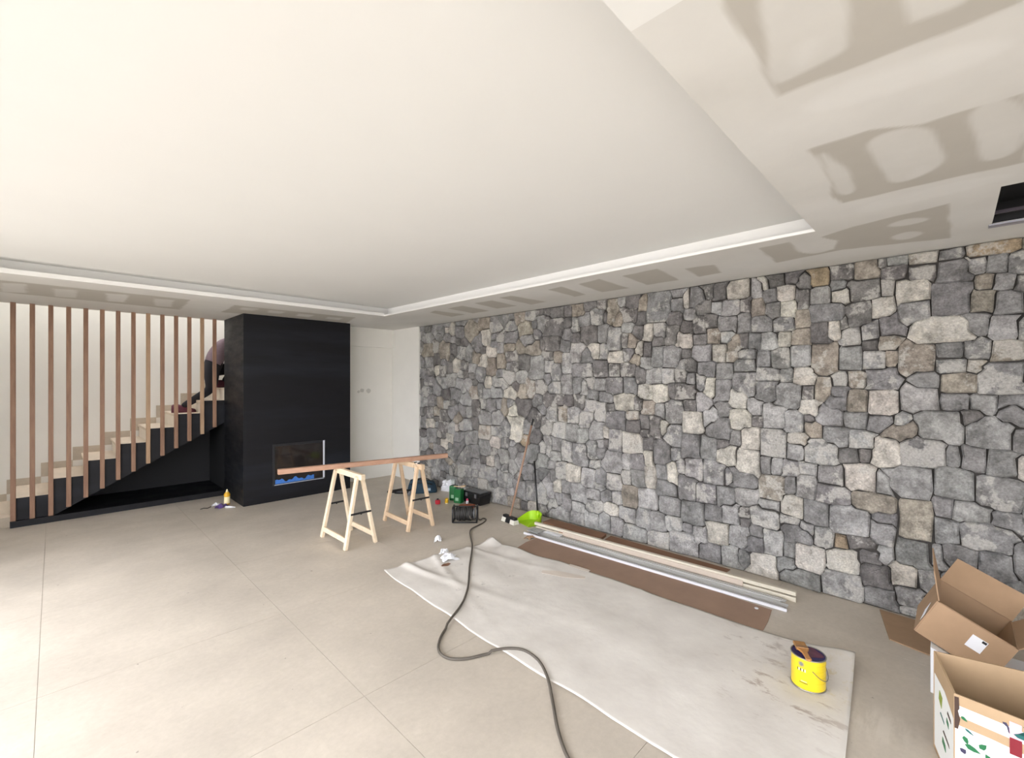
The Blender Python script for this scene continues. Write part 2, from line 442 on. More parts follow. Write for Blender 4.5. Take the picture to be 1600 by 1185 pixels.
def sdf(poly, px, py):
    pts = np.array([(p[0], p[1]) for p in poly]); n = len(pts)
    d = np.full(px.shape, 1e9); inside = np.zeros(px.shape, bool)
    for i in range(n):
        a, b = pts[i], pts[(i + 1) % n]; e = b - a
        t = np.clip(((px - a[0]) * e[0] + (py - a[1]) * e[1]) / (e @ e + 1e-12), 0, 1)
        d = np.minimum(d, np.hypot(px - a[0] - e[0] * t, py - a[1] - e[1] * t))
        c = (a[1] > py) != (b[1] > py)
        with np.errstate(divide='ignore', invalid='ignore'):
            xi = a[0] + (py - a[1]) * e[0] / (e[1] if abs(e[1]) > 1e-9 else 1e-9)
        inside ^= c & (px < xi)
    return np.where(inside, -d, d)
def smooth01(v, e0, e1):
    t = np.clip((v - e0) / (e1 - e0), 0, 1); return t * t * (3 - 2 * t)
def soffit(x0, x1, y0, y1, step, hole=None):
    nx, ny = max(1, round((x1 - x0) / step)), max(1, round((y1 - y0) / step))
    gx, gy = np.linspace(x0, x1, nx + 1), np.linspace(y0, y1, ny + 1)
    if hole:
        hx0, hx1, hy0, hy1 = hole
        for h in (hx0, hx1): gx[np.argmin(abs(gx - h))] = h
        for h in (hy0, hy1): gy[np.argmin(abs(gy - h))] = h
    X, Y = np.meshgrid(gx, gy, indexing='ij'); X, Y = X.ravel(), Y.ravel()
    wob = 0.003 * (np.sin(X * 23 + Y * 9) + np.sin(Y * 31 - X * 13)) 
    t = np.zeros(X.shape)
    for p in TA: t = np.maximum(t, 1 - smooth01(sdf(p, X, Y) + wob, -0.006, 0.012))
    wv = np.zeros(X.shape)
    for p in WH: wv = np.maximum(wv, 1 - smooth01(sdf(p, X, Y) + wob, -0.018, 0.008))
    t = t * (1 - 0.82 * wv)
    cw, ct = np.array(lin((219, 218, 215))), np.array(lin((183, 179, 171)))
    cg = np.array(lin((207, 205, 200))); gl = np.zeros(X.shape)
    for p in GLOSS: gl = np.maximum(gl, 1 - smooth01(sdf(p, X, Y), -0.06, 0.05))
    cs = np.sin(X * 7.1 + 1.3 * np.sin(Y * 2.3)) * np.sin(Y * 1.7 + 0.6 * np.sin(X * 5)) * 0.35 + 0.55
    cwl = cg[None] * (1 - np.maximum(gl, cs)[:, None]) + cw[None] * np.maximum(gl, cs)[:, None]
    C = cwl * (1 - t[:, None]) + ct[None] * t[:, None]
    idx = lambda i, j: i * (ny + 1) + j
    F = []
    for i in range(nx):
        for j in range(ny):
            if hole:
                mx, my = (gx[i] + gx[i + 1]) / 2, (gy[j] + gy[j + 1]) / 2
                if hx0 < mx < hx1 and hy0 < my < hy1: continue
            F.append((idx(i, j), idx(i, j + 1), idx(i + 1, j + 1), idx(i + 1, j)))
    me = bpy.data.meshes.new('soffit_board')
    me.from_pydata(np.column_stack([X, Y, np.full(X.shape, ZS)]).tolist(), [], F); me.update()
    ca = me.color_attributes.new('tint', 'FLOAT_COLOR', 'POINT')
    ca.data.foreach_set('color', np.column_stack([C, np.ones(len(C))]).ravel())
    me.materials.append(BOARD)
    o = bpy.data.objects.new('soffit_board', me); col.objects.link(o); o.parent = ce
    s = o.modifiers.new('thick', 'SOLIDIFY'); s.thickness = 0.0125; s.offset = -1.0
    return o
soffit(RX1, 4.0849, RY0, YB, 0.015)                                   # along the stone wall
soffit(1.0, 4.0849, -1.2, RY0, 0.012, (DX0, DX1, DY0, DY1))           # near the camera
soffit(-0.6, RX1, RY1, 7.40, 0.022)                                  # in front of the stairs and chimney
for a, b in (((XW, Y0, ZS), (RX0, 7.40, ZS + 0.0125)), ((RX0, Y0, ZS), (4.0849, -1.2, ZS + 0.0125)), ((RX0, -1.2, ZS), (1.0, RY0, ZS + 0.0125))):
    MB().box(a, b).build('soffit_board', CEIL, ce)
# light cove round the recess: a lip, a trough and a face set back
MB().box((RX0, RY1 - 0.012, ZS - 0.002), (RX1, RY1, ZS + 0.036)).build('cove_lip', LIPW, ce)
MB().box((RX1 - 0.012, RY0, ZS - 0.002), (RX1, RY1 - 0.012, ZS + 0.016)).build('cove_lip', LIPW, ce)
MB().box((RX0 - 0.12, RY1 + 0.12, ZS + 0.0125), (RX1 + 0.12, RY1 + 0.14, ZC)).build('cove_face', LIPW, ce)
MB().box((RX1 + 0.12, RY0 - 0.12, ZS + 0.0125), (RX1 + 0.14, RY1 + 0.14, ZC)).build('cove_face', LIPW, ce)
MB().box((RX0 - 0.12, RY0 - 0.14, ZS + 0.0125), (RX1 + 0.14, RY0 - 0.12, ZC)).build('cove_face', LIPW, ce)
MB().box((RX0 - 0.14, RY0 - 0.14, ZS + 0.0125), (RX0 - 0.12, RY1 + 0.14, ZC)).build('cove_face', LIPW, ce)
# duct opening in the soffit
dv = thing('duct_opening', 'black rectangular air duct opening cut into the plasterboard ceiling', 'vent', ((DX0 + DX1) / 2, (DY0 + DY1) / 2, ZS))
def rel(o, root):
    o.parent = root; o.matrix_parent_inverse = Matrix.Translation(root.location).inverted(); return o
m_ = MB()
m_.box((DX0 - 0.01, DY0 - 0.01, ZC - 0.004), (DX1 + 0.01, DY1 + 0.01, ZC - 0.001))
for a, b in (((DX0 - 0.012, DY0), (DX0, DY1)), ((DX1, DY0), (DX1 + 0.012, DY1)), ((DX0, DY0 - 0.012), (DX1, DY0)), ((DX0, DY1), (DX1, DY1 + 0.012))):
    m_.box((*a, ZS + 0.013), (*b, ZC - 0.004))
rel(m_.build('duct_lining', BLACKV), dv)
rel(MB().box((DX1 - 0.03, DY0, ZS - 0.006), (DX1 + 0.035, DY1 + 0.012, ZS + 0.002)).build('metal_flange', mat('grey_metal_flange', (168, 166, 176), 0.4, metal=0.4)), dv)
rel(MB().box((DX1 - 0.13, DY0, ZS + 0.03), (DX1 - 0.11, DY1, ZS + 0.045)).build('louvre_blade', mat('dark_louvre', (66, 58, 66), 0.5)), dv)
rel(MB().box((DX0 + 0.3, DY0 + 0.2, ZS + 0.05), (DX1 - 0.16, DY1 - 0.16, ZC - 0.01)).build('fan_casing', mat('dark_fan_casing', (30, 31, 36), 0.4)), dv)

# ------------------------------------------------------------------ rubble stones of the right wall
# traced stones: crop origin and scale, then  cx cy w h kind  in crop pixels
TR = {
 (850, 420, 3.95): """20 255 40 40 d|80 270 95 80 d|145 255 40 90 d|205 245 75 110 t|278 215 65 60 d|330 205 35 85 t|365 215 40 70 d|415 255 60 190 t|480 185 30 60 l|548 200 75 90 d|620 150 90 50 d|610 220 60 85 t|708 240 165 190 g|825 140 65 80 g|820 225 80 90 g|872 195 26 95 w|880 115 40 50 d|935 190 95 105 g|940 105 90 55 d|1018 135 55 95 d|1080 145 75 110 d
60 355 125 130 d|150 330 45 60 d|185 350 45 105 l|245 320 75 65 g|330 300 75 100 g|370 300 30 60 d|270 405 115 120 d|360 400 65 130 g|455 325 50 70 t|435 430 90 165 l|530 290 90 90 d|600 305 50 85 d|510 360 85 45 l|145 410 65 75 g|195 430 40 70 d|50 465 100 90 d|130 475 65 80 g|580 395 70 85 d|495 445 35 90 d|545 450 65 90 t|640 395 60 110 w|715 385 80 95 l|800 300 90 80 d|785 410 75 120 d|700 445 70 70 d|905 280 75 70 l|885 365 75 90 d|955 350 80 120 d|980 245 105 75 d|1030 320 70 90 d|860 440 110 100 w|960 435 90 70 d|970 520 130 110 l|1045 415 85 90 t
205 515 85 140 l|260 545 80 80 g|310 505 60 95 w|365 510 50 95 l|440 550 110 65 w|520 525 60 80 g|585 495 55 95 w|630 500 50 95 d|700 540 85 140 g|785 545 130 140 g|870 525 35 50 d|845 590 50 60 l|905 595 70 90 d|560 560 60 70 t|625 585 75 75 l|25 540 55 60 d|85 545 50 65 t|135 580 50 130 l|25 600 60 80 l|75 640 60 100 g|235 625 130 85 g|350 620 100 110 d|430 625 65 90 d|515 625 115 80 d|595 655 55 110 d|675 665 105 95 l|765 665 80 100 l|840 660 70 70 d|905 680 50 70 g|960 695 65 110 g|1000 620 115 95 g
20 680 40 45 l|70 740 80 75 l|140 715 70 120 l|205 720 60 95 g|245 735 45 90 l|280 710 55 75 g|345 715 70 85 l|430 725 105 110 g|530 720 80 105 g|625 765 100 105 w|720 770 110 120 w|785 750 40 100 d|870 760 150 115 d|1025 735 70 130 w|60 810 130 80 d|155 820 55 55 d|220 820 70 75 d|300 780 75 60 g|375 795 95 70 g|495 825 130 110 w|580 835 55 80 d|640 860 105 100 t|715 880 60 95 g|800 885 125 150 g|900 840 90 65 d|975 825 85 110 l|110 890 65 110 t|55 900 50 95 l|180 900 75 105 l|250 935 80 90 g|280 840 65 65 l|350 880 70 130 l|405 860 50 50 d|440 935 130 130 g|545 905 75 60 t|548 970 100 80 d|620 945 55 90 d|685 970 80 160 d|738 980 50 100 w|915 950 130 140 w|795 1035 120 150 g|1030 920 100 120 l""",
 (850, 640, 3.95): """95 130 85 100 l|175 145 75 110 l|235 165 70 90 l|318 135 90 115 l|380 145 35 75 w|435 190 80 155 g|545 210 140 130 w|640 210 70 95 d|620 155 60 50 d|905 230 130 160 g|1010 235 95 150 g|1080 120 185 150 g|1125 285 120 130 w|1100 220 60 70 d|20 240 45 120 l|75 220 60 85 l|70 290 70 70 l|135 260 70 140 l|225 280 100 155 g|290 250 85 130 g|345 215 50 60 l|380 210 35 50 d|350 265 80 70 g|310 340 75 45 l|420 325 130 160 l|500 325 45 95 l|575 325 95 100 g|640 300 55 90 w|725 265 115 165 g|805 275 55 75 g
40 345 50 60 l|105 375 70 120 g|175 395 90 115 w|270 425 100 145 l|350 415 65 130 g|430 450 110 105 l|500 420 60 90 g|580 425 100 110 g|655 420 70 140 w|730 390 75 85 g|790 400 60 170 w|840 355 45 75 g|920 370 115 140 l|1050 390 150 155 g|1150 420 75 115 g|50 405 40 75 g|15 415 35 60 l|80 475 48 75 w|130 480 55 80 l|210 515 105 125 l|30 500 70 110 l|305 525 85 80 l|340 480 70 50 l|385 540 75 85 g|445 550 65 95 g|525 545 100 165 t|640 555 120 135 l|755 485 135 110 g|770 600 155 125 l|880 490 125 185 g|1000 525 145 130 g|1115 540 120 140 g
50 585 45 60 l|95 550 40 70 l|135 575 60 115 g|205 610 80 80 l|315 600 110 90 l|415 615 85 90 w|505 650 120 115 l|95 655 125 90 l|205 675 95 100 l|290 695 85 135 l|372 690 75 130 l|450 715 85 110 l|610 680 95 150 l|700 690 90 130 l|800 705 105 90 l|885 730 58 65 g|915 645 160 175 g|960 775 90 120 l|1070 765 140 150 w|1045 645 120 95 g|1145 645 115 145 l|560 775 160 130 l|700 810 145 115 l|860 825 190 150 l|1025 890 140 130 l|1140 900 100 130 l""",
 (1100, 380, 3.95): """25 300 60 120 d|95 295 80 120 g|185 240 90 70 d|265 228 60 60 l|345 200 100 50 d|205 305 140 85 w|330 290 60 90 l|372 258 36 62 w|445 225 105 100 d|540 200 95 95 d|610 165 45 60 d|700 145 125 60 t|620 245 90 90 d|715 215 130 105 r|850 160 155 140 d|1010 150 165 150 t|410 325 80 95 g|500 305 110 100 w|605 340 90 150 d|715 325 140 105 l|820 260 80 70 g|845 330 130 100 w|985 290 230 135 d|1130 275 65 100 d|1100 400 140 140 w|165 400 115 100 g|80 400 60 80 l|255 380 70 90 d|330 400 90 120 t|425 415 90 120 g|520 410 100 110 w|610 470 95 110 t|750 430 240 135 g|960 440 165 165 d|25 400 50 70 d|30 480 60 90 d
145 500 130 100 g|245 490 90 135 g|355 500 130 110 g|490 500 140 100 g|715 550 130 150 d|800 530 85 115 w|855 495 40 80 d|1020 540 110 140 g|910 580 115 110 l|1140 500 120 150 g|600 580 140 110 t|60 580 90 95 t|140 575 85 80 l|190 620 75 100 t|245 605 45 90 d|310 605 85 105 g|400 610 90 115 l|495 590 85 95 w|25 680 50 90 g|95 680 90 115 w|170 700 75 60 t|265 685 115 65 g|365 715 90 115 g|470 715 120 140 g|595 695 125 150 l|740 720 180 215 t|805 650 100 130 d|905 710 140 165 l|1045 725 145 130 l|1030 630 90 70 d|1130 620 110 80 t|1150 710 60 100 t
30 770 80 70 g|125 790 100 110 g|250 755 145 80 g|395 810 145 85 l|510 815 75 80 g|620 825 155 105 w|735 900 100 160 t|845 840 125 100 g|945 840 165 105 t|1085 840 220 140 g|35 890 75 140 w|110 910 115 150 g|245 870 150 160 g|390 915 155 140 g|510 940 195 175 l|640 920 70 90 d|205 960 110 130 w|315 1015 95 100 l|430 1070 175 165 l|650 1020 140 100 w|550 1105 140 150 l|640 1085 60 50 d|770 1065 185 140 l|835 920 120 75 g|815 985 130 100 g|940 980 130 160 t|1095 980 180 175 w|935 1090 155 110 g|1095 1120 175 100 g|220 1090 155 135 w|15 1085 110 110 l|90 1130 190 150 g|120 1030 90 90 g""",
 (1100, 640, 3.95): """95 130 185 150 g|330 75 85 60 d|290 180 130 170 w|425 205 190 205 g|190 175 70 80 g|30 235 90 150 g|110 230 65 80 d|150 290 135 140 w|270 330 175 185 w|585 185 140 90 t|560 265 100 115 l|715 265 235 180 l|670 125 120 110 t|810 165 160 140 g|890 290 130 80 d|995 285 65 75 d|980 190 170 110 l|1105 265 150 210 w|375 345 70 110 g|445 355 75 95 l|535 370 105 110 l|635 365 115 80 l|60 390 135 155 g|230 430 205 130 g|420 485 165 165 t|540 465 75 120 g|625 475 145 160 l|785 410 180 130 g|960 420 230 190 w|1130 460 120 165 l|785 525 225 125 g|1045 580 290 130 t|260 535 150 110 l|35 525 90 120 g|120 540 125 130 g|400 600 135 65 l|540 605 140 155 w|685 640 155 175 g|895 690 275 205 l|60 640 115 90 l|200 645 180 150 g|375 665 180 145 l|530 680 140 60 g|630 735 95 80 l|575 775 205 130 g|740 795 130 140 g|845 820 70 90 r|970 830 200 95 d|1115 680 145 80 g|1100 765 150 155 g|85 765 140 150 w|220 785 130 130 l|320 755 70 85 g|315 840 130 105 g|425 825 130 175 l|520 865 70 105 g|650 915 205 170 w|855 940 215 165 w|1020 920 145 90 d|1115 900 80 100 l|45 880 100 110 l|185 915 180 155 l|365 960 170 160 w|505 960 110 85 g|590 1050 270 110 g|855 1085 270 165 l|1065 1035 200 160 d""",
 (1350, 340, 3.952): """50 310 110 140 t|105 275 55 70 d|205 255 130 95 l|365 235 190 110 t|540 215 150 85 g|785 170 345 150 r|975 135 40 90 t|185 335 155 80 d|355 340 180 100 d|565 325 245 140 g|690 290 155 105 l|830 280 140 125 g|950 280 110 130 g|55 440 115 115 d|150 435 70 105 g|295 455 220 175 w|360 490 85 60 t|545 500 270 215 g|755 395 120 90 t|870 395 140 95 g|970 410 60 120 d|735 520 165 155 t|895 525 190 155 g|115 555 145 135 w|310 575 195 125 g|190 650 205 180 g|500 695 440 160 w|690 650 160 150 g|870 680 205 155 l|980 690 50 150 g|25 580 60 130 d|40 690 90 130 g|175 775 170 75 t|45 790 90 60 g|65 885 135 130 w|170 870 80 110 t|320 870 250 180 t|535 820 170 95 g|705 810 190 125 g|880 820 215 130 t|540 915 205 90 g|695 920 110 80 t|850 1000 330 230 g|165 995 315 130 g|390 1005 140 85 g|585 1025 230 130 t|125 1120 210 140 l|350 1120 240 140 l|565 1135 190 95 g|740 1145 185 110 g|920 1150 170 90 g""",
 (1350, 620, 3.485): """110 50 195 115 w|305 60 205 160 l|490 35 165 80 l|655 60 175 120 g|810 85 135 160 g|415 170 260 190 l|690 205 280 180 l|585 110 90 80 d|95 155 150 90 g|195 135 60 55 g|180 190 210 80 t|850 250 50 140 g|30 240 80 95 l|140 315 205 180 w|330 300 255 170 g|490 330 65 110 g|600 345 150 150 g|760 370 200 160 g|850 390 40 140 w|15 325 35 70 g|45 445 90 170 l|225 470 310 160 l|320 445 130 145 t|495 475 220 200 l|735 530 275 215 g|95 585 190 115 t|285 680 200 260 t|435 605 95 100 g|590 635 250 115 l|780 690 190 110 g|20 700 45 150 l|120 660 145 60 g|110 750 150 145 g|445 735 125 150 g|680 770 350 175 g|270 865 205 170 g|35 810 80 60 g|45 880 90 80 t|120 865 85 90 l|400 870 55 120 l|520 870 200 110 g|720 920 190 150 g|850 890 60 200 g|85 985 160 140 d|215 975 155 140 w|335 1000 70 110 g|90 1110 170 130 g|245 1090 140 100 g""",
 (650, 480, 3.704): """405 175 60 85 w|435 262 58 50 w|388 312 62 60 w|352 295 45 60 t|325 355 50 45 l|205 135 25 40 w|230 340 40 65 w|125 360 20 50 w|70 250 60 70 t|165 255 60 100 t|320 130 70 90 t|390 90 60 70 t|595 55 60 85 t|630 125 85 90 t|720 90 35 85 l|795 110 130 120 d|540 235 65 65 t|600 230 50 75 t|675 240 85 65 t|640 190 80 70 g|545 180 80 70 g|485 235 30 60 l|430 340 40 100 t|490 310 60 80 t|550 280 80 70 d|700 355 80 150 l|625 320 75 85 d|570 345 40 60 d|535 400 75 65 g|605 400 55 75 l|485 440 85 60 l|415 443 28 60 w|300 440 35 60 l|335 490 40 60 t|150 435 65 60 g|120 470 55 70 g|465 495 65 75 l|538 500 60 50 w|620 485 40 80 t|660 470 45 110 t|720 460 60 90 d|140 555 35 55 t|215 605 50 50 l|240 640 35 50 t|115 605 35 50 t|505 570 35 75 t|475 560 40 70 g|435 570 70 90 g|560 605 35 55 w|400 640 60 80 l|465 640 55 100 l|620 580 90 80 d|575 705 85 155 w|645 700 50 60 l|630 775 45 60 r|545 640 60 80 g|95 740 55 80 l|205 710 35 50 l|400 725 65 65 t|320 755 70 75 l|165 790 40 40 w|300 690 50 35 l|245 760 50 70 g|520 710 70 80 g|470 720 70 60 g|345 905 55 70 l|340 840 55 90 g|280 865 75 110 g|245 815 70 90 g|430 895 45 60 w|420 960 90 90 l|275 945 95 75 g|395 815 55 80 l|470 890 35 60 g|510 870 70 80 l|560 845 60 70 g|600 880 60 80 l|670 840 90 100 g|380 1025 60 60 w|510 1000 90 80 l|560 920 50 70 l|155 1025 50 75 l|210 1015 70 60 g|320 1015 90 50 g|640 960 70 80 g|600 1060 70 110 g|660 1060 45 110 g|730 1080 75 100 l|480 1100 90 100 l|570 1130 70 60 t|730 890 80 90 l|740 820 60 70 l|740 960 70 60 g""",
}
HUE = {'d': (122, 119, 117), 'g': (142, 141, 140), 'l': (163, 162, 160), 'w': (198, 193, 183), 't': (160, 152, 140), 'r': (168, 150, 126)}
YA, YE = -2.58, 6.03
boxes = []          # cy, cz, hy, hz, kind
for (ox, oy, k), txt in TR.items():
    for it in txt.replace('\n', '|').split('|'):
        a = it.split(); cx, cy, wd, ht = (float(v) for v in a[:4])
        px, py = ox + cx / k, oy + cy / k
        c = PX(px, py, XS); l = PX(px - wd / 2 / k, py, XS); r = PX(px + wd / 2 / k, py, XS); t = PX(px, py - ht / 2 / k, XS); b = PX(px, py + ht / 2 / k, XS)
        hy, hz = 0.36 * (l.y - r.y), 0.36 * (t.z - b.z)
        if not (YA < c.y < YE - 0.02 and 0.02 < c.z < ZS - 0.02): continue
        if any(abs(c.y - q[0]) < q[2] * 1.15 and abs(c.z - q[1]) < q[3] * 1.15 for q in boxes): continue
        boxes.append((c.y, c.z, hy, hz, a[4]))
B = np.array([q[:4] for q in boxes])
def sdb(y, z, B):
    qy, qz = abs(y - B[:, 0]) - B[:, 2], abs(z - B[:, 1]) - B[:, 3]
    return np.hypot(np.maximum(qy, 0), np.maximum(qz, 0)) + np.minimum(np.maximum(qy, qz), 0)
cand = np.column_stack([rng.uniform(YA, YE, 7000), rng.uniform(0.0, ZS, 7000)])
for pas, thr in ((0, 0.085), (1, 0.066), (2, 0.056)):
    for y, z in cand:
        s = sdb(y, z, B).min()
        s = min(s, y - YA + 0.04, YE - y + 0.04, z + 0.05, ZS - z + 0.05)
        if s > thr:
            e = s - 0.035
            hy, hz = max(0.02, min(e, 0.075) * rng.uniform(0.7, 1.15)), max(0.02, min(e, 0.065) * rng.uniform(0.6, 1.0))
            kd = rng.choice(list('ddggglltw'), p=[.17, .17, .16, .14, .12, .08, .08, .05, .03])
            boxes.append((y, z, hy, hz, str(kd))); B = np.vstack([B, (y, z, hy, hz)])
def rdp(pts, eps):
    if len(pts) < 3: return pts
    a, b = pts[0], pts[-1]; e = b - a; L = np.hypot(*e)
    d = abs(e[0] * (pts[:, 1] - a[1]) - e[1] * (pts[:, 0] - a[0])) / (L + 1e-9) if L > 1e-9 else np.hypot(*(pts - a).T)
    i = int(np.argmax(d))
    if d[i] > eps: return np.vstack([rdp(pts[:i + 1], eps)[:-1], rdp(pts[i:], eps)])
    return np.vstack([a, b])
NR = 56
ang = np.linspace(0, 2 * np.pi, NR, endpoint=False)
stones = []
for i, (y, z, hy, hz, kd) in enumerate(boxes):
    near = np.where((abs(B[:, 0] - y) < 0.75) & (abs(B[:, 1] - z) < 0.6))[0]
    NB = B[near]; me_ = int(np.where(near == i)[0][0])
    rr = np.arange(0.01, 0.5, 0.0035)
    RY = y + np.outer(np.cos(ang), rr); RZ = z + np.outer(np.sin(ang), rr)
    D = np.full(RY.shape, 1e9); own = None
    for j in range(len(NB)):
        qy, qz = abs(RY - NB[j, 0]) - NB[j, 2], abs(RZ - NB[j, 1]) - NB[j, 3]
        dj = np.hypot(np.maximum(qy, 0), np.maximum(qz, 0)) + np.minimum(np.maximum(qy, qz), 0)
        if j == me_: own = dj
        else: D = np.minimum(D, dj)
    out = (own > D) | (RY < YA) | (RY > YE) | (RZ < 0.0) | (RZ > ZS)
    k = np.where(out.any(1), out.argmax(1), len(rr) - 1)
    R = rr[k]
    pts = np.column_stack([y + np.cos(ang) * R, z + np.sin(ang) * R])
    far = int(np.argmax(R)); pts = np.roll(pts, -far, 0)
    h = len(pts) // 2
    poly = np.vstack([rdp(pts[:h + 1], 0.0055)[:-1], rdp(np.vstack([pts[h:], pts[:1]]), 0.0055)[:-1]])
    if len(poly) < 4: continue
    poly = poly + rng.normal(0, 0.003, poly.shape)
    poly[:, 1] = np.clip(poly[:, 1], 0.0, ZS)
    stones.append((poly, kd))
def inset(poly, g):
    n = len(poly); c = poly.mean(0); out = []
    for i in range(n):
        a, p, b = poly[i - 1], poly[i], poly[(i + 1) % n]
        e1, e2 = p - a, b - p
        n1 = np.array([-e1[1], e1[0]]) / (np.hypot(*e1) + 1e-9); n2 = np.array([-e2[1], e2[0]]) / (np.hypot(*e2) + 1e-9)
        m = n1 + n2; L = np.hypot(*m)
        if L < 0.3: m = (c - p) / (np.hypot(*(c - p)) + 1e-9); q = p + m * g
        else: q = p + m / L * min(g / max(L / 2, 0.55), 2 * g)
        out.append(q)
    return np.array(out)
def stone_mesh(poly, kd):
    c0 = poly.mean(0); n = len(poly)
    pr = XS - float(rng.uniform(-0.008, 0.012)); ty, tz = rng.normal(0, 0.05, 2)
    gap = float(rng.uniform(0.0018, 0.0062))
    p1 = inset(poly, gap); p2 = inset(poly, gap + 0.009)
    def X(q, d): return pr + d + ty * (q[0] - c0[0]) + tz * (q[1] - c0[1])
    v = [(4.086, *q) for q in p1] + [(X(q, float(rng.uniform(0.006, 0.013))), *q) for q in p1] + [(X(q, float(rng.normal(0, 0.0025))), *q) for q in p2]
    f = []
    for r in range(2):
        for i in range(n): f.append((r * n + i, r * n + (i + 1) % n, (r + 1) * n + (i + 1) % n, (r + 1) * n + i))
    f.append(tuple(2 * n + i for i in range(n)))
    hue = np.array(lin(HUE[kd])) * 0.94 * (1 + rng.normal(0, 0.09)) * (1 + rng.normal(0, 0.008, 3))
    # keep faces pointing into the room (-X)
    area = 0.5 * np.sum(p1[:, 0] * np.roll(p1[:, 1], -1) - np.roll(p1[:, 0], -1) * p1[:, 1])
    if area > 0: f = [tuple(reversed(q)) for q in f]
    return v, f, (*np.clip(hue, 0.02, 0.8), float(rng.uniform(0, 1)))
def link_stones(name, parts, kind=None):
    V, F, Cc = [], [], []
    for v, f, h in parts:
        n = len(V); V += v; F += [tuple(i + n for i in q) for q in f]; Cc += [h] * len(v)
    me = bpy.data.meshes.new(name); me.from_pydata(V, [], F); me.update()
    ca = me.color_attributes.new('tint', 'FLOAT_COLOR', 'POINT'); ca.data.foreach_set('color', np.array(Cc).ravel())
    me.materials.append(STONE)
    o = bpy.data.objects.new(name, me); col.objects.link(o); o.parent = WR
    if kind: o['kind'] = kind
    return o
def pix_area(poly):
    q = []
    for y, z in poly:
        d = S_ * XS + C_ * y; q.append((800 + FPX * (C_ * XS - S_ * y) / d, HORIZON - (z - EYE) * FPX / d))
    q = np.array(q)
    if q[:, 0].min() > 1600: return 0
    q[:, 0] = np.clip(q[:, 0], 0, 1600)
    return abs(0.5 * np.sum(q[:, 0] * np.roll(q[:, 1], -1) - np.roll(q[:, 0], -1) * q[:, 1]))
stones.sort(key=lambda s: -pix_area(s[0]))
built = [stone_mesh(*s) for s in stones]
for s in built[:300]: link_stones('stone', [s])
link_stones('small_stones', built[300:], 'stuff')

# ------------------------------------------------------------------ staircase
RUN, RISE, X1ST, Z1ST = 0.288, 0.1705, -0.308, 0.312
def step_x(k): return X1ST + RUN * (k - 1)
def step_z(k): return Z1ST + RISE * (k - 1)
DSL, DX, DZ = 0.566, 0.017, 0.07
st = thing('staircase', 'straight staircase of beige tiled treads on a black steel stringer', 'staircase', (-0.33, 7.36, 0))
NST = 12
for k in range(0, NST):
    x0, x1, z = step_x(k), step_x(k + 1), step_z(k)
    rel(MB().box((x0 - 0.015, 7.372, z - 0.03), (x1 + 0.012, YST - 0.002, z)).build('tread', TILE), st)
    rel(MB().box((x0, 7.374, max(0.0, z - RISE)), (x0 + 0.012, YST - 0.002, z - 0.03)).build('riser', RISER), st)
rel(MB().box((step_x(0), 7.372, 0.0), (step_x(1) - 0.02, 7.384, step_z(0) - 0.03)).build('step_side', SKIRT), st)
poly = [(-0.335, 7.366, 0.03)]
for k in range(1, NST):
    poly += [(max(-0.335, step_x(k) - 0.004), 7.366, step_z(k) - 0.004 if k > 1 else step_z(k) - 0.004)]
    poly += [(step_x(k + 1) - 0.004, 7.366, step_z(k) - 0.004)]
xe = step_x(NST) - 0.004
poly += [(xe, 7.366, DZ + DSL * (xe - DX)), (DX, 7.366, DZ), (DX, 7.366, 0.03)]
rel(MB().prism(poly, (0, 0.006, 0)).build('stringer', STEEL), st)
und = [(DX, 7.375, DZ), (xe, 7.375, DZ + DSL * (xe - DX)), (xe, 7.375, DZ + 0.02 + DSL * (xe - DX)), (DX - 0.03, 7.375, DZ + 0.02)]
rel(MB().prism(und, (0, YST - 7.38, 0)).build('underside_panel', BLACKV), st)
rel(MB().prism([(DX - 0.02, YST - 0.02, 0.06), (XF0 + 0.6, YST - 0.02, 0.06), (XF0 + 0.6, YST - 0.02, DZ + DSL * (XF0 + 0.6 - DX)), (DX - 0.02, YST - 0.02, 0.075)], (0, 0.015, 0)).build('back_panel', BLACKV), st)
rel(MB().prism([(XF0, 7.366, 0.0), (XF0, YST - 0.003, 0.0), (XF0, YST - 0.003, DZ + DSL * (XF0 - DX)), (XF0, 7.366, DZ + DSL * (XF0 - DX))], (0.01, 0, 0)).build('side_panel', BLACKV), st)
rel(MB().box((-0.335, 7.305, 0.0), (XF0 - 0.002, YST - 0.005, 0.068)).build('plinth', STEEL), st)
for k in range(0, 9):                     # skirting tiles stepping up the stairwell wall
    x0, x1, z = step_x(k), step_x(k + 1), step_z(k)
    rel(MB().box((x0 - 0.095, YST - 0.012, z), (x1 - 0.095, YST - 0.001, z + 0.085)).build('skirting_tile', SKIRT), st)
    rel(MB().box((x0 - 0.095, YST - 0.0125, z - RISE + 0.08), (x0 + 0.0, YST - 0.0015, z + 0.001)).build('skirting_tile', SKIRT), st)

ss = thing('slat_screen', 'screen of tall vertical wooden slats in front of the staircase', 'slat screen', (-0.33, YSL + 0.02, 0.07))
for i in range(14):
    x0 = -0.334 + 0.1447 * i
    zb = max(0.068, DZ + DSL * (x0 + 0.021 - DX) + 0.012)
    rel(MB().box((x0, YSL - 0.002, zb), (x0 + 0.042, YSL + 0.0365, ZS + 0.002)).build('slat', SLATL if i in (8, 12) else SLATF, bevel=0.002, seg=1), ss)

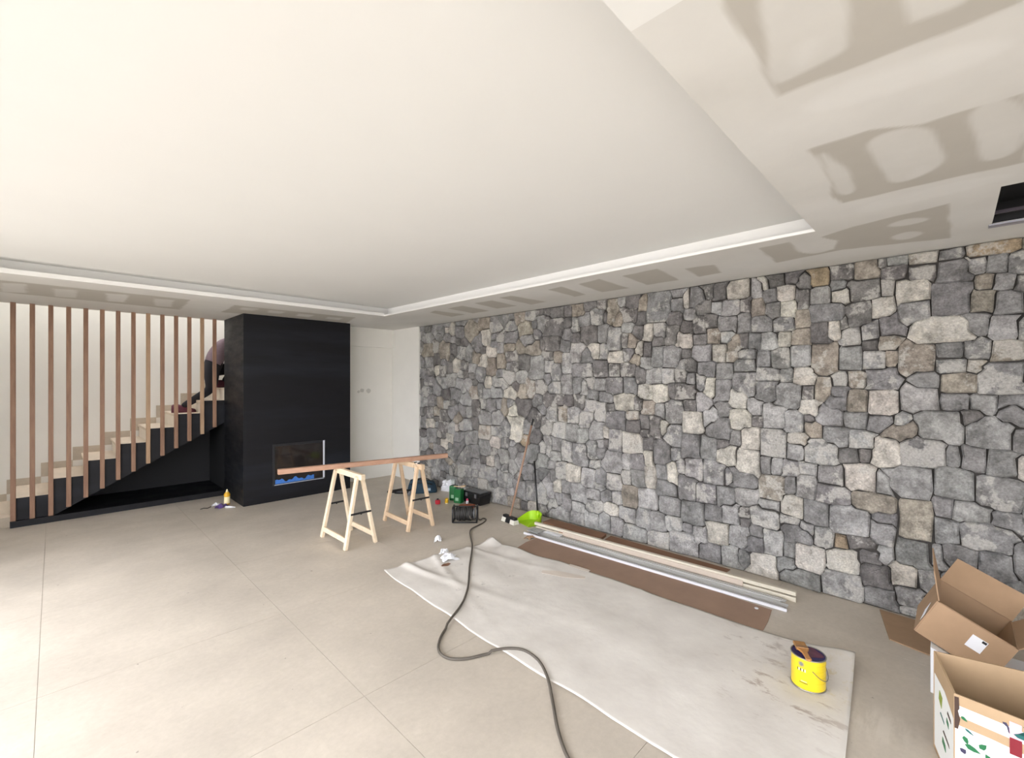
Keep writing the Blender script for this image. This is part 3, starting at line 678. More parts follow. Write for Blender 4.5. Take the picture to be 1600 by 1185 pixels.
# ------------------------------------------------------------------ chimney breast with fireplace insert
fp = thing('fireplace', 'tall black steel clad chimney breast with a built-in glass fireplace', 'fireplace', ((XF0 + XF1) / 2, 6.9, 0))
IX0, IX1, IZ0, IZ1 = 2.035, 2.735, 0.205, 0.757
body = MB()
body.box((XF0, YF + 0.012, 0), (XF0 + 0.012, 7.366, ZS)).box((XF1 - 0.012, YF + 0.012, 0), (XF1, YB, ZS)).box((XF0 + 0.012, 7.353, 0), (XF1 + 0.2, 7.366, ZS))
rel(body.build('side_cladding', STEEL), fp)
fr = MB().box((XF0, YF, 0), (IX0, YF + 0.012, ZS)).box((IX1, YF, 0), (XF1, YF + 0.012, ZS)).box((IX0, YF, 0), (IX1, YF + 0.012, IZ0)).box((IX0, YF, IZ1), (IX1, YF + 0.012, ZS))
rel(fr.build('front_cladding', STEEL), fp)
ins = MB().box((IX0, YF + 0.4, IZ0), (IX1, YF + 0.41, IZ1)).box((IX0 - 0.01, YF + 0.012, IZ0), (IX0, YF + 0.4, IZ1)).box((IX1, YF + 0.012, IZ0), (IX1 + 0.01, YF + 0.4, IZ1)).box((IX0, YF + 0.012, IZ0 - 0.01), (IX1, YF + 0.4, IZ0)).box((IX0, YF + 0.012, IZ1), (IX1, YF + 0.4, IZ1 + 0.01))
rel(ins.build('firebox', mat('dark_firebrick', (44, 36, 32), 0.9, var=0.3, scale=9)), fp)
fw = 0.03
fm = MB()
for a, b in (((IX0, IZ0), (IX0 + fw, IZ1)), ((IX1 - fw, IZ0), (IX1, IZ1)), ((IX0 + fw, IZ0), (IX1 - fw, IZ0 + fw)), ((IX0 + fw, IZ1 - fw), (IX1 - fw, IZ1))):
    fm.box((a[0], YF - 0.006, a[1]), (b[0], YF + 0.012, b[1]))
fro = rel(fm.build('door_frame', mat('black_door_frame', (36, 37, 41), 0.35), bevel=0.002), fp)
rel(MB().box((IX1 - 0.036, YF - 0.008, IZ0 + 0.02), (IX1 - 0.012, YF - 0.0055, IZ1 - 0.004)).build('side_strip', mat('pale_frame_strip', (208, 212, 222), 0.4)), fp)  # plain pale strip down the right side of the door frame
rel(MB().box((IX0 + 0.02, YF - 0.008, IZ0 + 0.006), (IX1 - 0.02, YF - 0.0055, IZ0 + 0.013)).build('lower_trim', mat('pale_frame_strip', (208, 212, 222), 0.4)), fp)
pane = MB().box((IX0 + fw, YF + 0.002, IZ0 + fw), (IX1 - fw, YF + 0.006, IZ1 - fw)).build('glass_pane', mat('dark_fire_glass', (60, 54, 52), 0.06, trans=0.55))
rel(pane, fp)
tp = [(IX0 + 0.03 + 0.62 * t, IZ0 + 0.02 + 0.045 + 0.018 * math.sin(t * 19) + 0.012 * math.sin(t * 47 + 1)) for t in np.linspace(0, 0.82, 26)]
rel(MB().prism([(x, YF - 0.0075, IZ0 + 0.022) for x, _ in (tp[0], tp[-1])] + [(x, YF - 0.0075, z) for x, z in reversed(tp)], (0, 0.002, 0)).build('masking_tape', BLUET), fp)

# ------------------------------------------------------------------ person on the stairs
def make_person():
    pr = thing('person', 'person in a mauve sweater and dark trousers bending over on the stairs', 'person', (1.45, 7.8, step_z(6)))
    J = {}; E_ = []; Rr = {}
    def j(n, p, r, par=None):
        J[n] = p; Rr[n] = r
        if par: E_.append((par, n))
    j('pelvis', (1.60, 7.78, 1.78), 0.15)
    j('waist', (1.68, 7.78, 1.97), 0.135, 'pelvis')
    j('chest', (1.80, 7.78, 2.14), 0.15, 'waist')
    j('upper', (1.93, 7.78, 2.22), 0.125, 'chest')
    j('neck', (2.05, 7.78, 2.25), 0.055, 'upper')
    j('head0', (2.12, 7.78, 2.25), 0.085, 'neck')
    j('head1', (2.20, 7.78, 2.23), 0.10, 'head0')
    j('head2', (2.27, 7.78, 2.20), 0.075, 'head1')
    for s_, nm, fx, fz, kx, kz in ((-1, 'a', 1.245, step_z(6) + 0.075, 1.59, 1.48), (1, 'b', 1.80, step_z(8) + 0.075, 1.96, 1.80)):
        y = 7.78 + 0.10 * s_
        j('hip' + nm, (1.61, y, 1.76), 0.105, 'pelvis')
        j('thigh' + nm, ((1.61 + kx) / 2, y + 0.015 * s_, (1.76 + kz) / 2), 0.10, 'hip' + nm)
        j('knee' + nm, (kx, y + 0.02 * s_, kz), 0.066, 'thigh' + nm)
        j('calf' + nm, (kx + (fx - kx) * 0.4, y + 0.02 * s_, kz + (fz - kz) * 0.4), 0.06, 'knee' + nm)
        j('ankle' + nm, (fx, y + 0.02 * s_, fz), 0.042, 'calf' + nm)
        j('should' + nm, (1.93, 7.78 + 0.17 * s_, 2.20), 0.065, 'upper')
        j('elbow' + nm, (2.05, 7.78 + 0.23 * s_, 2.00), 0.046, 'should' + nm)
        j('wrist' + nm, (2.25, 7.78 + 0.14 * s_, 1.905), 0.03, 'elbow' + nm)
        j('palm' + nm, (2.32, 7.78 + 0.13 * s_, 1.874), 0.026, 'wrist' + nm)
        for q, (dy, ln) in enumerate(((-0.028, 0.07), (-0.01, 0.08), (0.01, 0.075), (0.028, 0.06))):
            j('f%d%s' % (q, nm), (2.35, 7.78 + 0.13 * s_ + dy, 1.868), 0.009, 'palm' + nm)
            j('g%d%s' % (q, nm), (2.35 + ln, 7.78 + 0.13 * s_ + dy, 1.855), 0.008, 'f%d%s' % (q, nm))
        j('th' + nm, (2.34, 7.78 + 0.13 * s_ - 0.05 * s_, 1.862), 0.009, 'palm' + nm)
    names = list(J); ix = {n: i for i, n in enumerate(names)}
    me = bpy.data.meshes.new('body'); me.from_pydata([J[n] for n in names], [(ix[a], ix[b]) for a, b in E_], []); me.update()
    o = bpy.data.objects.new('body', me); col.objects.link(o)
    sk = o.modifiers.new('skin', 'SKIN'); sk.use_smooth_shade = True
    for n in names:
        d = me.skin_vertices[0].data[ix[n]]; d.radius = (Rr[n], Rr[n]); d.use_root = n == 'pelvis'
    o.modifiers.new('sub', 'SUBSURF').levels = 2
    dg = bpy.context.evaluated_depsgraph_get()
    me2 = bpy.data.meshes.new_from_object(o.evaluated_get(dg))
    o.modifiers.clear(); o.data = me2
    me2.materials.clear()
    import bmesh
    bmm = bmesh.new(); bmm.from_mesh(me2)
    bmesh.ops.bisect_plane(bmm, geom=bmm.verts[:] + bmm.edges[:] + bmm.faces[:], plane_co=(1.60, 7.78, 1.80 + 0.075 / 0.9), plane_no=(0.45, 0, 0.9))
    bmm.to_mesh(me2); bmm.free()
    for m in (mat('mauve_sweater', (122, 104, 110), 0.9, var=0.1, scale=30), mat('dark_trousers', (26, 25, 31), 0.9), mat('skin', (198, 150, 124), 0.6), mat('dark_hair', (40, 30, 26), 0.8)): me2.materials.append(m)
    for p in me2.polygons:
        c = p.center; p.use_smooth = True
        t = (c.x - 1.60) * 0.45 + (c.z - 1.80) * 0.9
        if c.x > 2.06 and c.z > 2.1: p.material_index = 3 if (c.z > 2.24 or c.x < 2.14) else 2
        elif c.x > 2.235 and c.z < 1.97: p.material_index = 2
        elif t < 0.075 or (1.70 < c.x < 2.06 and c.z < (1.9 if c.x > 1.78 else 1.86) and abs(c.y - 7.78) < 0.19): p.material_index = 1
        else: p.material_index = 0
    rel(o, pr)
    SH = mat('maroon_shoe', (92, 36, 52), 0.6, var=0.3, scale=60)
    for s_, fx, fz in ((-1, 1.232, step_z(6)), (1, 1.80, step_z(8))):
        y = 7.78 + 0.12 * s_
        prof = [(-0.10, 0.035, 0.10), (-0.085, 0.045, 0.115), (-0.02, 0.044, 0.115), (0.05, 0.044, 0.085), (0.12, 0.048, 0.062), (0.165, 0.035, 0.045), (0.178, 0.012, 0.03)]
        m = MB(); V = []; n = 10
        for dx, hw, ht in prof:
            for q in range(n):
                t = math.pi * q / (n - 1)
                V.append((fx + dx, y + hw * math.cos(t), fz + 0.001 + ht * math.sin(t)))
        F = [(i * n + q, i * n + q + 1, (i + 1) * n + q + 1, (i + 1) * n + q) for i in range(len(prof) - 1) for q in range(n - 1)]
        F += [(i * n, (i + 1) * n, (i + 1) * n + n - 1, i * n + n - 1) for i in range(len(prof) - 1)] + [tuple(range(n)), tuple((len(prof) - 1) * n + q for q in range(n - 1, -1, -1))]
        rel(m.add(V, F).build('shoe', SH, smooth=True), pr)
make_person()

# ------------------------------------------------------------------ sawhorses and plank
def sawhorse(x, y, rz, label, wd):
    t = thing('sawhorse', label, 'sawhorse', (x, y, 0), rz, 'pair of wooden sawhorses')
    MB().box((-0.022, -0.315, 0.645), (0.022, 0.285, 0.70)).build('top_beam', wd, t, bevel=0.004)
    for sx in (-1, 1):
        for sy in (-1, 1):
            MB().bar((sx * 0.155, sy * 0.262, 0.0), (sx * 0.026, sy * 0.235, 0.672), 0.030, 0.044, (0, 1, 0)).build('leg', wd, t, bevel=0.004)
        MB().bar((sx * 0.143, -0.245, 0.085), (sx * 0.143, 0.245, 0.085), 0.02, 0.048).build('stretcher', wd, t, bevel=0.003)
    for sy in (-1, 1):
        m = MB().bar((-0.105, sy * 0.27, 0.325), (0.105, sy * 0.27, 0.325), 0.006, 0.018).bar((-0.006, sy * 0.27, 0.314), (0.006, sy * 0.27, 0.316), 0.01, 0.012)
        m.build('spreader_strap', BLACKM, t)
    return t
sawhorse(2.085, 4.365, 0.0, 'pale pine sawhorse standing in front of the black chimney breast', PINE)
sawhorse(2.80, 4.39, math.radians(-2.6), 'honey pine sawhorse standing beside the cable reel', PINE2)
pa, pb = P(434.5, 742.5, 0.70), P(700.0, 715.5, 0.70)
dn = (pb - pa).normalized(); sd = Vector((dn.y, -dn.x, 0))
pl = MB().prism([pa + sd * -0.0, pa + sd * -0.055 * 1.0, pa + sd * -0.055 + Vector((0, 0, 0.048)), pa + Vector((0, 0, 0.048))], pb - pa)
tag(pl.build('wooden_beam', DECK, bevel=0.003), 'long reddish wooden beam laid across the two sawhorses', 'beam')
c = P(649, 726, 0.69)
cl = thing('wire_clip', 'tiny clip with a thin wire loop hanging on a sawhorse top beam', 'clip', (2.775, 4.17, 0.70))
MB().box((-0.012, -0.035, 0.0), (0.014, 0.035, 0.008)).build('clip_body', mat('pale_clip_plastic', (214, 206, 200), 0.5), cl, bevel=0.002)
for s_ in (-1, 1): MB().box((-0.016, s_ * 0.03 - 0.007, 0.004), (0.012, s_ * 0.03 + 0.007, 0.016)).build('clip_jaw', BLACKM, cl)
MB().tube([(-0.010, 0.01, 0.004)] + [(-0.024, 0.03 * math.cos(t) + 0.01, -0.045 + 0.045 * math.sin(t)) for t in np.linspace(math.pi / 2, 2.3 * math.pi, 20)], 0.0012, 5).build('wire_loop', GREYP, cl)

# ------------------------------------------------------------------ drop cloth, kraft sheet, cable
def cloth():
    A, Bc, Cc, Dc = P(598, 897), P(769, 843, 0.02), Vector((3.19, 0.40, 0)), Vector((1.80, 0.28, 0))
    nu, nv = 70, 150; V = []; F = []
    r2 = np.random.default_rng(5)
    waves = [(r2.uniform(0, 6.28), r2.uniform(3, 14), r2.uniform(0, 6.28)) for _ in range(9)]
    for j in range(nv + 1):
        t = j / nv
        for i in range(nu + 1):
            s = i / nu
            p = (A * (1 - s) + Bc * s) * (1 - t) + (Dc * (1 - s) + Cc * s) * t
            e = min(s, 1 - s)
            p = p + Vector((0.012 * math.sin(t * 9 + 1) * (1 if s < 0.5 else -1) * (1 - 2 * e), 0, 0))
            if t < 0.05: p.y += 0.012 * math.sin(s * 11)
            f = math.exp(-t * 5.5)
            h = 0.0
            for ph, fr_, p2 in waves: h += math.sin(fr_ * (p.x * math.cos(ph) + p.y * math.sin(ph)) + p2)
            z = 0.008 + (0.0045 * f + 0.0016) * max(-1.2, h)
            # long soft folds near the far edge
            z += 0.022 * f * math.exp(-((s - 0.18 - 0.5 * t) / 0.035) ** 2) + 0.016 * f * math.exp(-((s - 0.42 + 0.8 * t) / 0.03) ** 2) + 0.012 * math.exp(-((s - 0.75 - 0.3 * t) / 0.03) ** 2) * f
            z += 0.010 * math.exp(-((t - 0.55) / 0.01) ** 2) * s * 0.5
            z += 0.05 * math.exp(-(((1 - s) * 1.2) ** 2 + (t * 3) ** 2) / 0.012)      # lifted far corner
            z += 0.05 * math.exp(-(((1 - s) * 1.2) ** 2 + ((1 - t) * 3) ** 2) / 0.03)
            z += 0.012 * math.exp(-((s - 0.5) ** 2 * 30)) * f * math.exp(-((t - 0.0) / 0.02) ** 2)
            V.append((p.x, p.y, max(0.004, z)))
    for j in range(nv):
        for i in range(nu):
            a = j * (nu + 1) + i; F.append((a, a + 1, a + nu + 2, a + nu + 1))
    o = MB().add(V, F).build('drop_cloth', CLOTH, smooth=True)
    so = o.modifiers.new('thick', 'SOLIDIFY'); so.thickness = 0.002
    return tag(o, 'white creased dust sheet spread over the floor tiles', 'drop cloth'), V, nu, nv
clo, CV, CNU, CNV = cloth()
CVn = np.array(CV)
def cloth_z(x, y):
    d = (CVn[:, 0] - x) ** 2 + (CVn[:, 1] - y) ** 2
    i = int(np.argmin(d))
    return CVn[i, 2] if d[i] < 0.0012 else 0.0
ks = [P(807.5, 857), P(822, 848), P(838, 841.5), P(900, 852), P(1000, 886), P(1206, 954), P(1200, 972), P(1188, 994)]
ks = [Vector((p.x, p.y, 0.0)) for p in ks] + [Vector((3.0, 1.0, 0)), Vector((2.95, 2.9, 0))]
tag(MB().prism([p + Vector((0, 0, 0.0006)) for p in ks], (0, 0, 0.0024)).build('kraft_sheet', CARDI), 'reddish brown kraft sheet lying between dust sheet and metal profiles', 'paper sheet')
cab = [(400, 72), (410, 76), (402, 86), (380, 98), (356, 112), (354, 135), (360, 165), (359, 195), (351, 250), (347, 310), (338, 350), (318, 395), (285, 440), (255, 485), (241, 520), (241, 545), (256, 565), (290, 577), (345, 575), (400, 562), (450, 551), (500, 547), (545, 553), (585, 577), (610, 605), (628, 645), (640, 690), (650, 740), (662, 810), (678, 870), (700, 926), (735, 985), (790, 1060)]
pts = [P(580 + x / 2.2857, 780 + y / 2.2857) for x, y in cab]
def spline(pts, n=8):
    out = []
    for i in range(len(pts) - 1):
        p0, p1, p2, p3 = pts[max(0, i - 1)], pts[i], pts[i + 1], pts[min(len(pts) - 1, i + 2)]
        for k in range(n):
            t = k / n
            out.append(0.5 * ((2 * p1) + (p2 - p0) * t + (2 * p0 - 5 * p1 + 4 * p2 - p3) * t * t + (3 * p1 - p0 - 3 * p2 + p3) * t ** 3))
    return out + [pts[-1]]
rc = P(727, 815)
def reel_pt(x, y, z): return rc + RIGHT * x + FWD * y + Vector((0, 0, z - 0.008))
pts = [reel_pt(0.055, -0.060, 0.100), reel_pt(0.060, -0.070, 0.075), reel_pt(0.072, -0.062, 0.048), reel_pt(0.10, -0.03, 0.036), reel_pt(0.135, 0.0, 0.030), reel_pt(0.17, 0.02, 0.012)] + pts
sp = spline(pts, 5)
zz = [cloth_z(p.x, p.y) for p in sp]
zz = [max(zz[max(0, i - 2):i + 3]) for i in range(len(zz))]
sp = [Vector((p.x, p.y, max(p.z, 0.0) + z + 0.008)) for p, z in zip(sp, zz)]
tag(MB().tube(sp, 0.0078, 8).build('power_cable', CABLE, smooth=True), 'grey rubber power cable winding over the dust sheet to the reel', 'cable')

# crumpled scraps at the far edge of the dust sheet
def scrap(x, y, r, label, m=LABELW, h=0.05, z0=0.0, seed=1, name='paper_scrap', cat='paper', group=None):
    r2 = random.Random(seed); n = 6; V = []
    for i in range(n):
        for j_ in range(n):
            u, v = i / (n - 1) - 0.5, j_ / (n - 1) - 0.5
            k = 1 + 0.25 * r2.uniform(-1, 1)
            V.append((u * 2 * r * k, v * 1.4 * r * k, 0.003 + h * (0.35 + 0.65 * r2.random()) * max(0, 1 - (u * u + v * v) * 2.6)))
    F = [(i * n + j_, i * n + j_ + 1, (i + 1) * n + j_ + 1, (i + 1) * n + j_) for i in range(n - 1) for j_ in range(n - 1)]
    o = MB().add(V, F).build(name, m, loc=(x, y, z0), rot=(0, 0, r2.uniform(0, 3)))
    so = o.modifiers.new('thick', 'SOLIDIFY'); so.thickness = 0.0015
    return tag(o, label, cat, group)
p = P(684.5, 845); scrap(p.x, p.y, 0.045, 'small white paper scrap on bare floor beyond the dust sheet', seed=3, h=0.06)
p = P(694, 866); scrap(p.x, p.y, 0.05, 'crumpled white tape tangle at the dust sheet edge', seed=4, h=0.07, name='tape_scrap', cat='tape')
p = P(700, 876); scrap(p.x, p.y, 0.075, 'torn white paper piece standing up on the dust sheet', seed=5, h=0.06, z0=0.012)
def cloth_h(x, y):
    d = (CVn[:, 0] - x) ** 2 + (CVn[:, 1] - y) ** 2; i = np.argpartition(d, 4)[:4]
    if d[i].min() > 0.0012: return 0.003 if x > 2.9 else 0.0
    w_ = 1 / (d[i] + 1e-6); return float((CVn[i, 2] * w_).sum() / w_.sum())
def draped(name, x, y, L, wd, rz, th, m, label, cat, taper):       # thin piece following what it lies on
    nu_, V, F = 16, [], []
    for i in range(nu_ + 1):
        u = i / nu_ - 0.5; hw = wd / 2 * taper(u)
        for v in (-1, 0, 1):
            px = x + u * L * math.cos(rz) - v * hw * math.sin(rz); py = y + u * L * math.sin(rz) + v * hw * math.cos(rz)
            V.append((px, py, cloth_h(px, py) + 0.0032))
    F = [(3 * i + k, 3 * i + 3 + k, 3 * i + 4 + k, 3 * i + 1 + k) for i in range(nu_) for k in (0, 1)]
    V += [(q[0], q[1], q[2] + th) for q in V]; n = 3 * (nu_ + 1)
    F += [tuple(n + k for k in f) for f in F]
    rim = list(range(0, n, 3)) + [n - 2] + list(range(n - 1, 0, -3)) + [1]
    F += [(rim[i], rim[(i + 1) % len(rim)], n + rim[(i + 1) % len(rim)], n + rim[i]) for i in range(len(rim))]
    return tag(MB().add(V, F).build(name, m), label, cat)
p = P(694, 884); draped('cardboard_scrap', p.x, p.y - 0.02, 0.10, 0.05, 0.2, 0.003, CARDD, 'small brown cardboard shred on the dust sheet', 'cardboard', lambda u: 1 - 1.2 * abs(u - 0.1))
SANDT = mat('clear_beige_tape', (206, 196, 184), 0.5)
p = P(880, 901); draped('tape_strip', p.x, p.y, 0.36, 0.09, math.radians(-62), 0.0012, SANDT, 'peeled strip of beige tape on the middle of the dust sheet', 'tape', lambda u: 1 - 1.5 * abs(u) ** 1.5)
p = P(905, 891); draped('tape_strip', p.x, p.y, 0.19, 0.045, math.radians(-80), 0.0012, SANDT, 'short beige tape strip bridging dust sheet and kraft sheet', 'tape', lambda u: 1 - 0.3 * abs(u))

# ------------------------------------------------------------------ yellow paint tin with brush
cx, cy = 2.772, 0.545
pt = thing('paint_tin', 'yellow paint tin with a purple stained navy lid on the dust sheet corner', 'paint tin', (cx, cy, 0.012))
R_, H_ = 0.077, 0.165
MB().lathe([(R_ - 0.003, 0.0), (R_, 0.003), (R_, H_ - 0.006)], n=48).build('tin_body', YEL, pt, smooth=False)
auto_smooth(pt.children[-1], 40)
for z in (0.004, H_ - 0.004):
    MB().tube([((R_ + 0.0005) * math.cos(t), (R_ + 0.0005) * math.sin(t), z) for t in np.linspace(0, 2 * math.pi, 49)[:-1]], 0.0035, 8, closed=True).build('rim', TINM, pt, smooth=True)
for z in (0.045, 0.075, 0.105, 0.135):
    a0 = math.atan2(-cy, -cx)
    MB().tube([((R_ + 0.0003) * math.cos(a0 + t), (R_ + 0.0003) * math.sin(a0 + t), z) for t in np.linspace(0.35, 2.4, 20)], 0.0012, 6).build('pressed_rib', YEL, pt, smooth=True)
MB().lathe([(R_ - 0.003, H_ - 0.02), (R_ - 0.003, H_ - 0.0045), (0.05, H_ - 0.0045)], n=40).build('lid', NAVY, pt)
MB().prism([(0.05 * (1 + 0.25 * math.sin(3 * t)) * math.cos(t) + 0.014, 0.042 * (1 + 0.2 * math.cos(4 * t)) * math.sin(t) - 0.016, H_ - 0.0043) for t in np.linspace(0, 2 * math.pi, 30)[:-1]], (0, 0, 0.0008)).build('paint_film', STAIN, pt)
def on_tin(a, z, r=R_ + 0.0006): return (r * math.cos(a), r * math.sin(a), z)
def label_patch(name, a0_, a1_, z0, z1, m, r=R_ + 0.0006):
    n = 8; V = []; F = []
    for i in range(n + 1):
        a = a0_ + (a1_ - a0_) * i / n; V += [on_tin(a, z0, r), on_tin(a, z1, r)]
    F = [(2 * i, 2 * i + 2, 2 * i + 3, 2 * i + 1) for i in range(n)]
    return MB().add(V, F).build(name, m, pt)
av = math.atan2(-cy, -cx) - 0.12      # towards the camera
ring = MB(); n = 24
for r0, r1 in ((0.0, 0.0095), (0.0115, 0.0135)):
    V = []
    for i in range(n):
        t = 2 * math.pi * i / n
        for rr_ in (max(r0, 0.0005), r1): V.append(on_tin(av - 0.28 + rr_ * math.cos(t) / R_, 0.132 + rr_ * math.sin(t), R_ + 0.0008))
    ring.add(V, [(2 * i, 2 * ((i + 1) % n), 2 * ((i + 1) % n) + 1, 2 * i + 1) for i in range(n)])
ring.build('round_emblem', mat('grey_emblem', (120, 122, 116), 0.4), pt)
OL = mat('dark_lettering', (70, 66, 30), 0.5); PALE = mat('pale_lettering', (240, 236, 200), 0.5)
x_ = av - 0.52
for k, wdt in enumerate((0.05, 0.075, 0.07, 0.075, 0.05, 0.07)):
    label_patch('lettering', x_, x_ + wdt, 0.096, 0.110, OL if k % 2 == 0 else PALE, R_ + 0.0009); x_ += wdt + 0.022
label_patch('lettering', av - 0.40, av + 0.10, 0.037, 0.041, OL)
label_patch('lettering', av - 0.30, av + 0.05, 0.046, 0.049, PALE)
b0 = av + 0.35
hp = [on_tin(b0 + t * 1.9, 0.112 - 0.05 * math.sin(math.pi * t), R_ + 0.004 + 0.006 * math.sin(math.pi * t)) for t in np.linspace(0, 1, 24)]
MB().tube(hp, 0.0016, 6).build('wire_handle', GREYP, pt, smooth=True)
bo = thing('paint_brush', 'flat paint brush with tan bristles lying across the yellow tin lid', 'brush', (cx - 0.012, cy + 0.020, 0.012 + H_ + 0.003), math.radians(-62))
MB().box((-0.028, 0.03, -0.002), (0.028, 0.075, 0.014)).build('bristles', BRIST, bo, bevel=0.004)
MB().box((-0.029, 0.008, -0.003), (0.029, 0.032, 0.015)).build('ferrule', mat('stained_ferrule', (150, 112, 74), 0.4, metal=0.3), bo, bevel=0.002)
hb = [(-0.027, 0.01), (0.027, 0.01), (0.013, -0.02), (0.011, -0.06), (0.014, -0.085), (0.006, -0.095), (-0.006, -0.095), (-0.014, -0.085), (-0.011, -0.06), (-0.013, -0.02)]
MB().prism([(x, y, 0.0) for x, y in hb], (0, 0, 0.012)).build('handle', mat('varnished_handle', (178, 126, 70), 0.4), bo, bevel=0.003)

# ------------------------------------------------------------------ metal and timber profiles along the stone wall
far, nearp = Vector((3.44, 3.21, 0)), Vector((3.546, 0.824, 0))
ax = (nearp - far).normalized(); sx = Vector((-ax.y, ax.x, 0)); sx = sx if sx.x > 0 else -sx
def lay(a, b, o): return far + ax * a + sx * o, far + ax * b + sx * o      # a..b along the bundle, o across
LEN = (nearp - far).length
def channel(name, a, b, o, wdt, ht, z0, m, label, cat='profile', t=0.003, group=None):
    p, q = lay(a, b, o + wdt / 2)
    pr = [(-wdt / 2, 0), (wdt / 2, 0), (wdt / 2, ht), (wdt / 2 - t, ht), (wdt / 2 - t, t), (-wdt / 2 + t, t), (-wdt / 2 + t, ht), (-wdt / 2, ht)]
    o_ = MB().prism([p + sx * u + Vector((0, 0, z0 + v)) for u, v in pr], q - p).build(name, m)
    return tag(o_, label, cat, group)
def strip(name, a, b, o, wdt, ht, z0, m, label, cat='strip', bevel=0.0015):
    p, q = lay(a, b, o + wdt / 2)
    return tag(MB().prism([p + sx * u + Vector((0, 0, z0 + v)) for u, v in ((-wdt / 2, 0), (wdt / 2, 0), (wdt / 2, ht), (-wdt / 2, ht))], q - p).build(name, m, bevel=bevel, seg=1), label, cat)
Z0 = 0.0032
channel('white_channel', 0.0, LEN, 0.0, 0.014, 0.020, Z0, WALU, 'white coated channel lying next to the kraft sheet, front of the bundle')
channel('aluminium_channel', 0.02, LEN - 0.03, 0.017, 0.044, 0.011, Z0, ALU, 'silver aluminium channel lying behind the white coated channel')
channel('aluminium_channel', 0.05, LEN - 0.01, 0.064, 0.044, 0.012, Z0, ALU, 'silver aluminium channel third from the kraft sheet in the bundle')
strip('aluminium_strip', 0.0, LEN - 0.06, 0.112, 0.082, 0.012, Z0, ALU, 'flat grey aluminium strip in the middle of the profile bundle')
channel('aluminium_channel', 0.10, LEN - 0.03, 0.125, 0.028, 0.010, Z0 + 0.0122, ALU, 'narrow silver channel resting on the flat aluminium strip')
CTIM = mat('cream_painted_timber', (200, 193, 176), 0.6, var=0.05, scale=20)
strip('timber_strip', 0.0, LEN + 0.02, 0.205, 0.03, 0.034, 0.001, CTIM, 'cream painted timber strip on the floor at the back of the bundle')
strip('timber_strip', -0.02, LEN + 0.02, 0.204, 0.034, 0.027, 0.047, CTIM, 'cream painted timber strip raised on top of the bundle')
strip('packing_block', 0.3, 0.36, 0.207, 0.026, 0.012, 0.035, CARDD, 'small brown packing block between the cream timber strips', 'block')
strip('packing_block', 1.95, 2.01, 0.207, 0.026, 0.012, 0.035, CARDD, 'brown packing block near the open end of the cream timber strips', 'block')
strip('cladding_board', 0.36, LEN - 0.33, 0.1955, 0.008, 0.042, Z0 + 0.0122, mat('tan_cladding_board', (188, 174, 160), 0.6, var=0.06, scale=8), 'long tan board standing on edge against the cream timber strips', 'board')
strip('white_offcut', 0.16, 0.37, 0.13, 0.06, 0.004, Z0 + 0.0224, LABELW, 'short white plastic offcut on the far end of the profile bundle', 'offcut')
strip('plastic_wrap', 0.0, 0.15, 0.05, 0.13, 0.004, Z0 + 0.0226, mat('grey_plastic_wrap', (168, 170, 172), 0.2, var=0.1, scale=40, bump=0.4, bscale=60), 'crinkled grey plastic wrap over the far end of the profiles', 'plastic wrap')
p = P(828, 841)
scrap(p.x, p.y, 0.055, 'crumpled tan paper beside the far end of the profiles', CARD, 0.03, 0.0, 12)
# brown boards on the floor at the foot of the wall
bd = [P(865, 815), P(975, 844), P(972, 848), P(868, 822)]
tag(MB().prism([Vector((3.83, 3.28, 0.001)), Vector((3.98, 3.28, 0.001)), Vector((3.985, 2.55, 0.001)), Vector((3.84, 2.52, 0.001))], (0, 0, 0.03)).build('brown_board', CARDD, bevel=0.003), 'thick brown board lying at the foot of the stone wall', 'board')
tag(MB().prism([Vector((3.83, 2.50, 0.001)), Vector((4.02, 2.52, 0.001)), Vector((4.01, 1.35, 0.001)), Vector((3.85, 1.36, 0.001))], (0, 0, 0.008)).build('brown_board', CARDD, bevel=0.002), 'thin brown board behind the middle of the profile bundle', 'board')
p = P(1182, 952); tag(MB().lathe([(0.012, 0), (0.014, 0.003), (0.01, 0.006)], n=12).build('foam_disc', LABELW, loc=(p.x, p.y, 0.003)), 'tiny white foam disc on the kraft sheet', 'disc')

# ------------------------------------------------------------------ broom and dustpan
bt, bb = PX(833, 655, XS - 0.045), P(797, 806, 0.075)
d_ = (bb - bt)
br = thing('broom', 'long wooden handled broom leaning against the stone wall', 'broom', (bb.x, bb.y, 0))
rel(MB().tube([bt + d_ * 0.06, bb + Vector((0, 0, -0.01))], 0.0115, 10).build('broomstick', wood('broomstick_wood', (140, 108, 90), (168, 136, 114)), smooth=True), br)
rel(MB().tube([bt, bt + d_ * 0.07], 0.0135, 10).build('grip', BLACKM, smooth=True), br)
h0, h1 = P(781, 812, 0.055), P(800, 820, 0.055)
hd = (h1 - h0).normalized()
hc = Vector((bb.x, bb.y, 0.055))
h0, h1 = hc - hd * 0.11, hc + hd * 0.11
rel(MB().bar(h0, h1, 0.05, 0.034).build('brush_block', BLACKM, bevel=0.008), br)
def brist(a, b, m):
    p, q = h0.lerp(h1, a), h0.lerp(h1, b); sdv = Vector((hd.y, -hd.x, 0))
    V = []
    for c0 in (p, q):
        for s_, z, wv in ((-1, 0.045, 0.026), (1, 0.045, 0.026), (1, 0.0, 0.042), (-1, 0.0, 0.042)): V.append(Vector((c0.x, c0.y, z)) + sdv * (s_ * wv))
    rel(MB().add(V, [(0, 1, 2, 3), (7, 6, 5, 4), (0, 4, 5, 1), (1, 5, 6, 2), (2, 6, 7, 3), (3, 7, 4, 0)]).build('bristle_tuft', m), br)
WB = mat('white_bristles', (206, 204, 192), 0.9, var=0.15, scale=90)
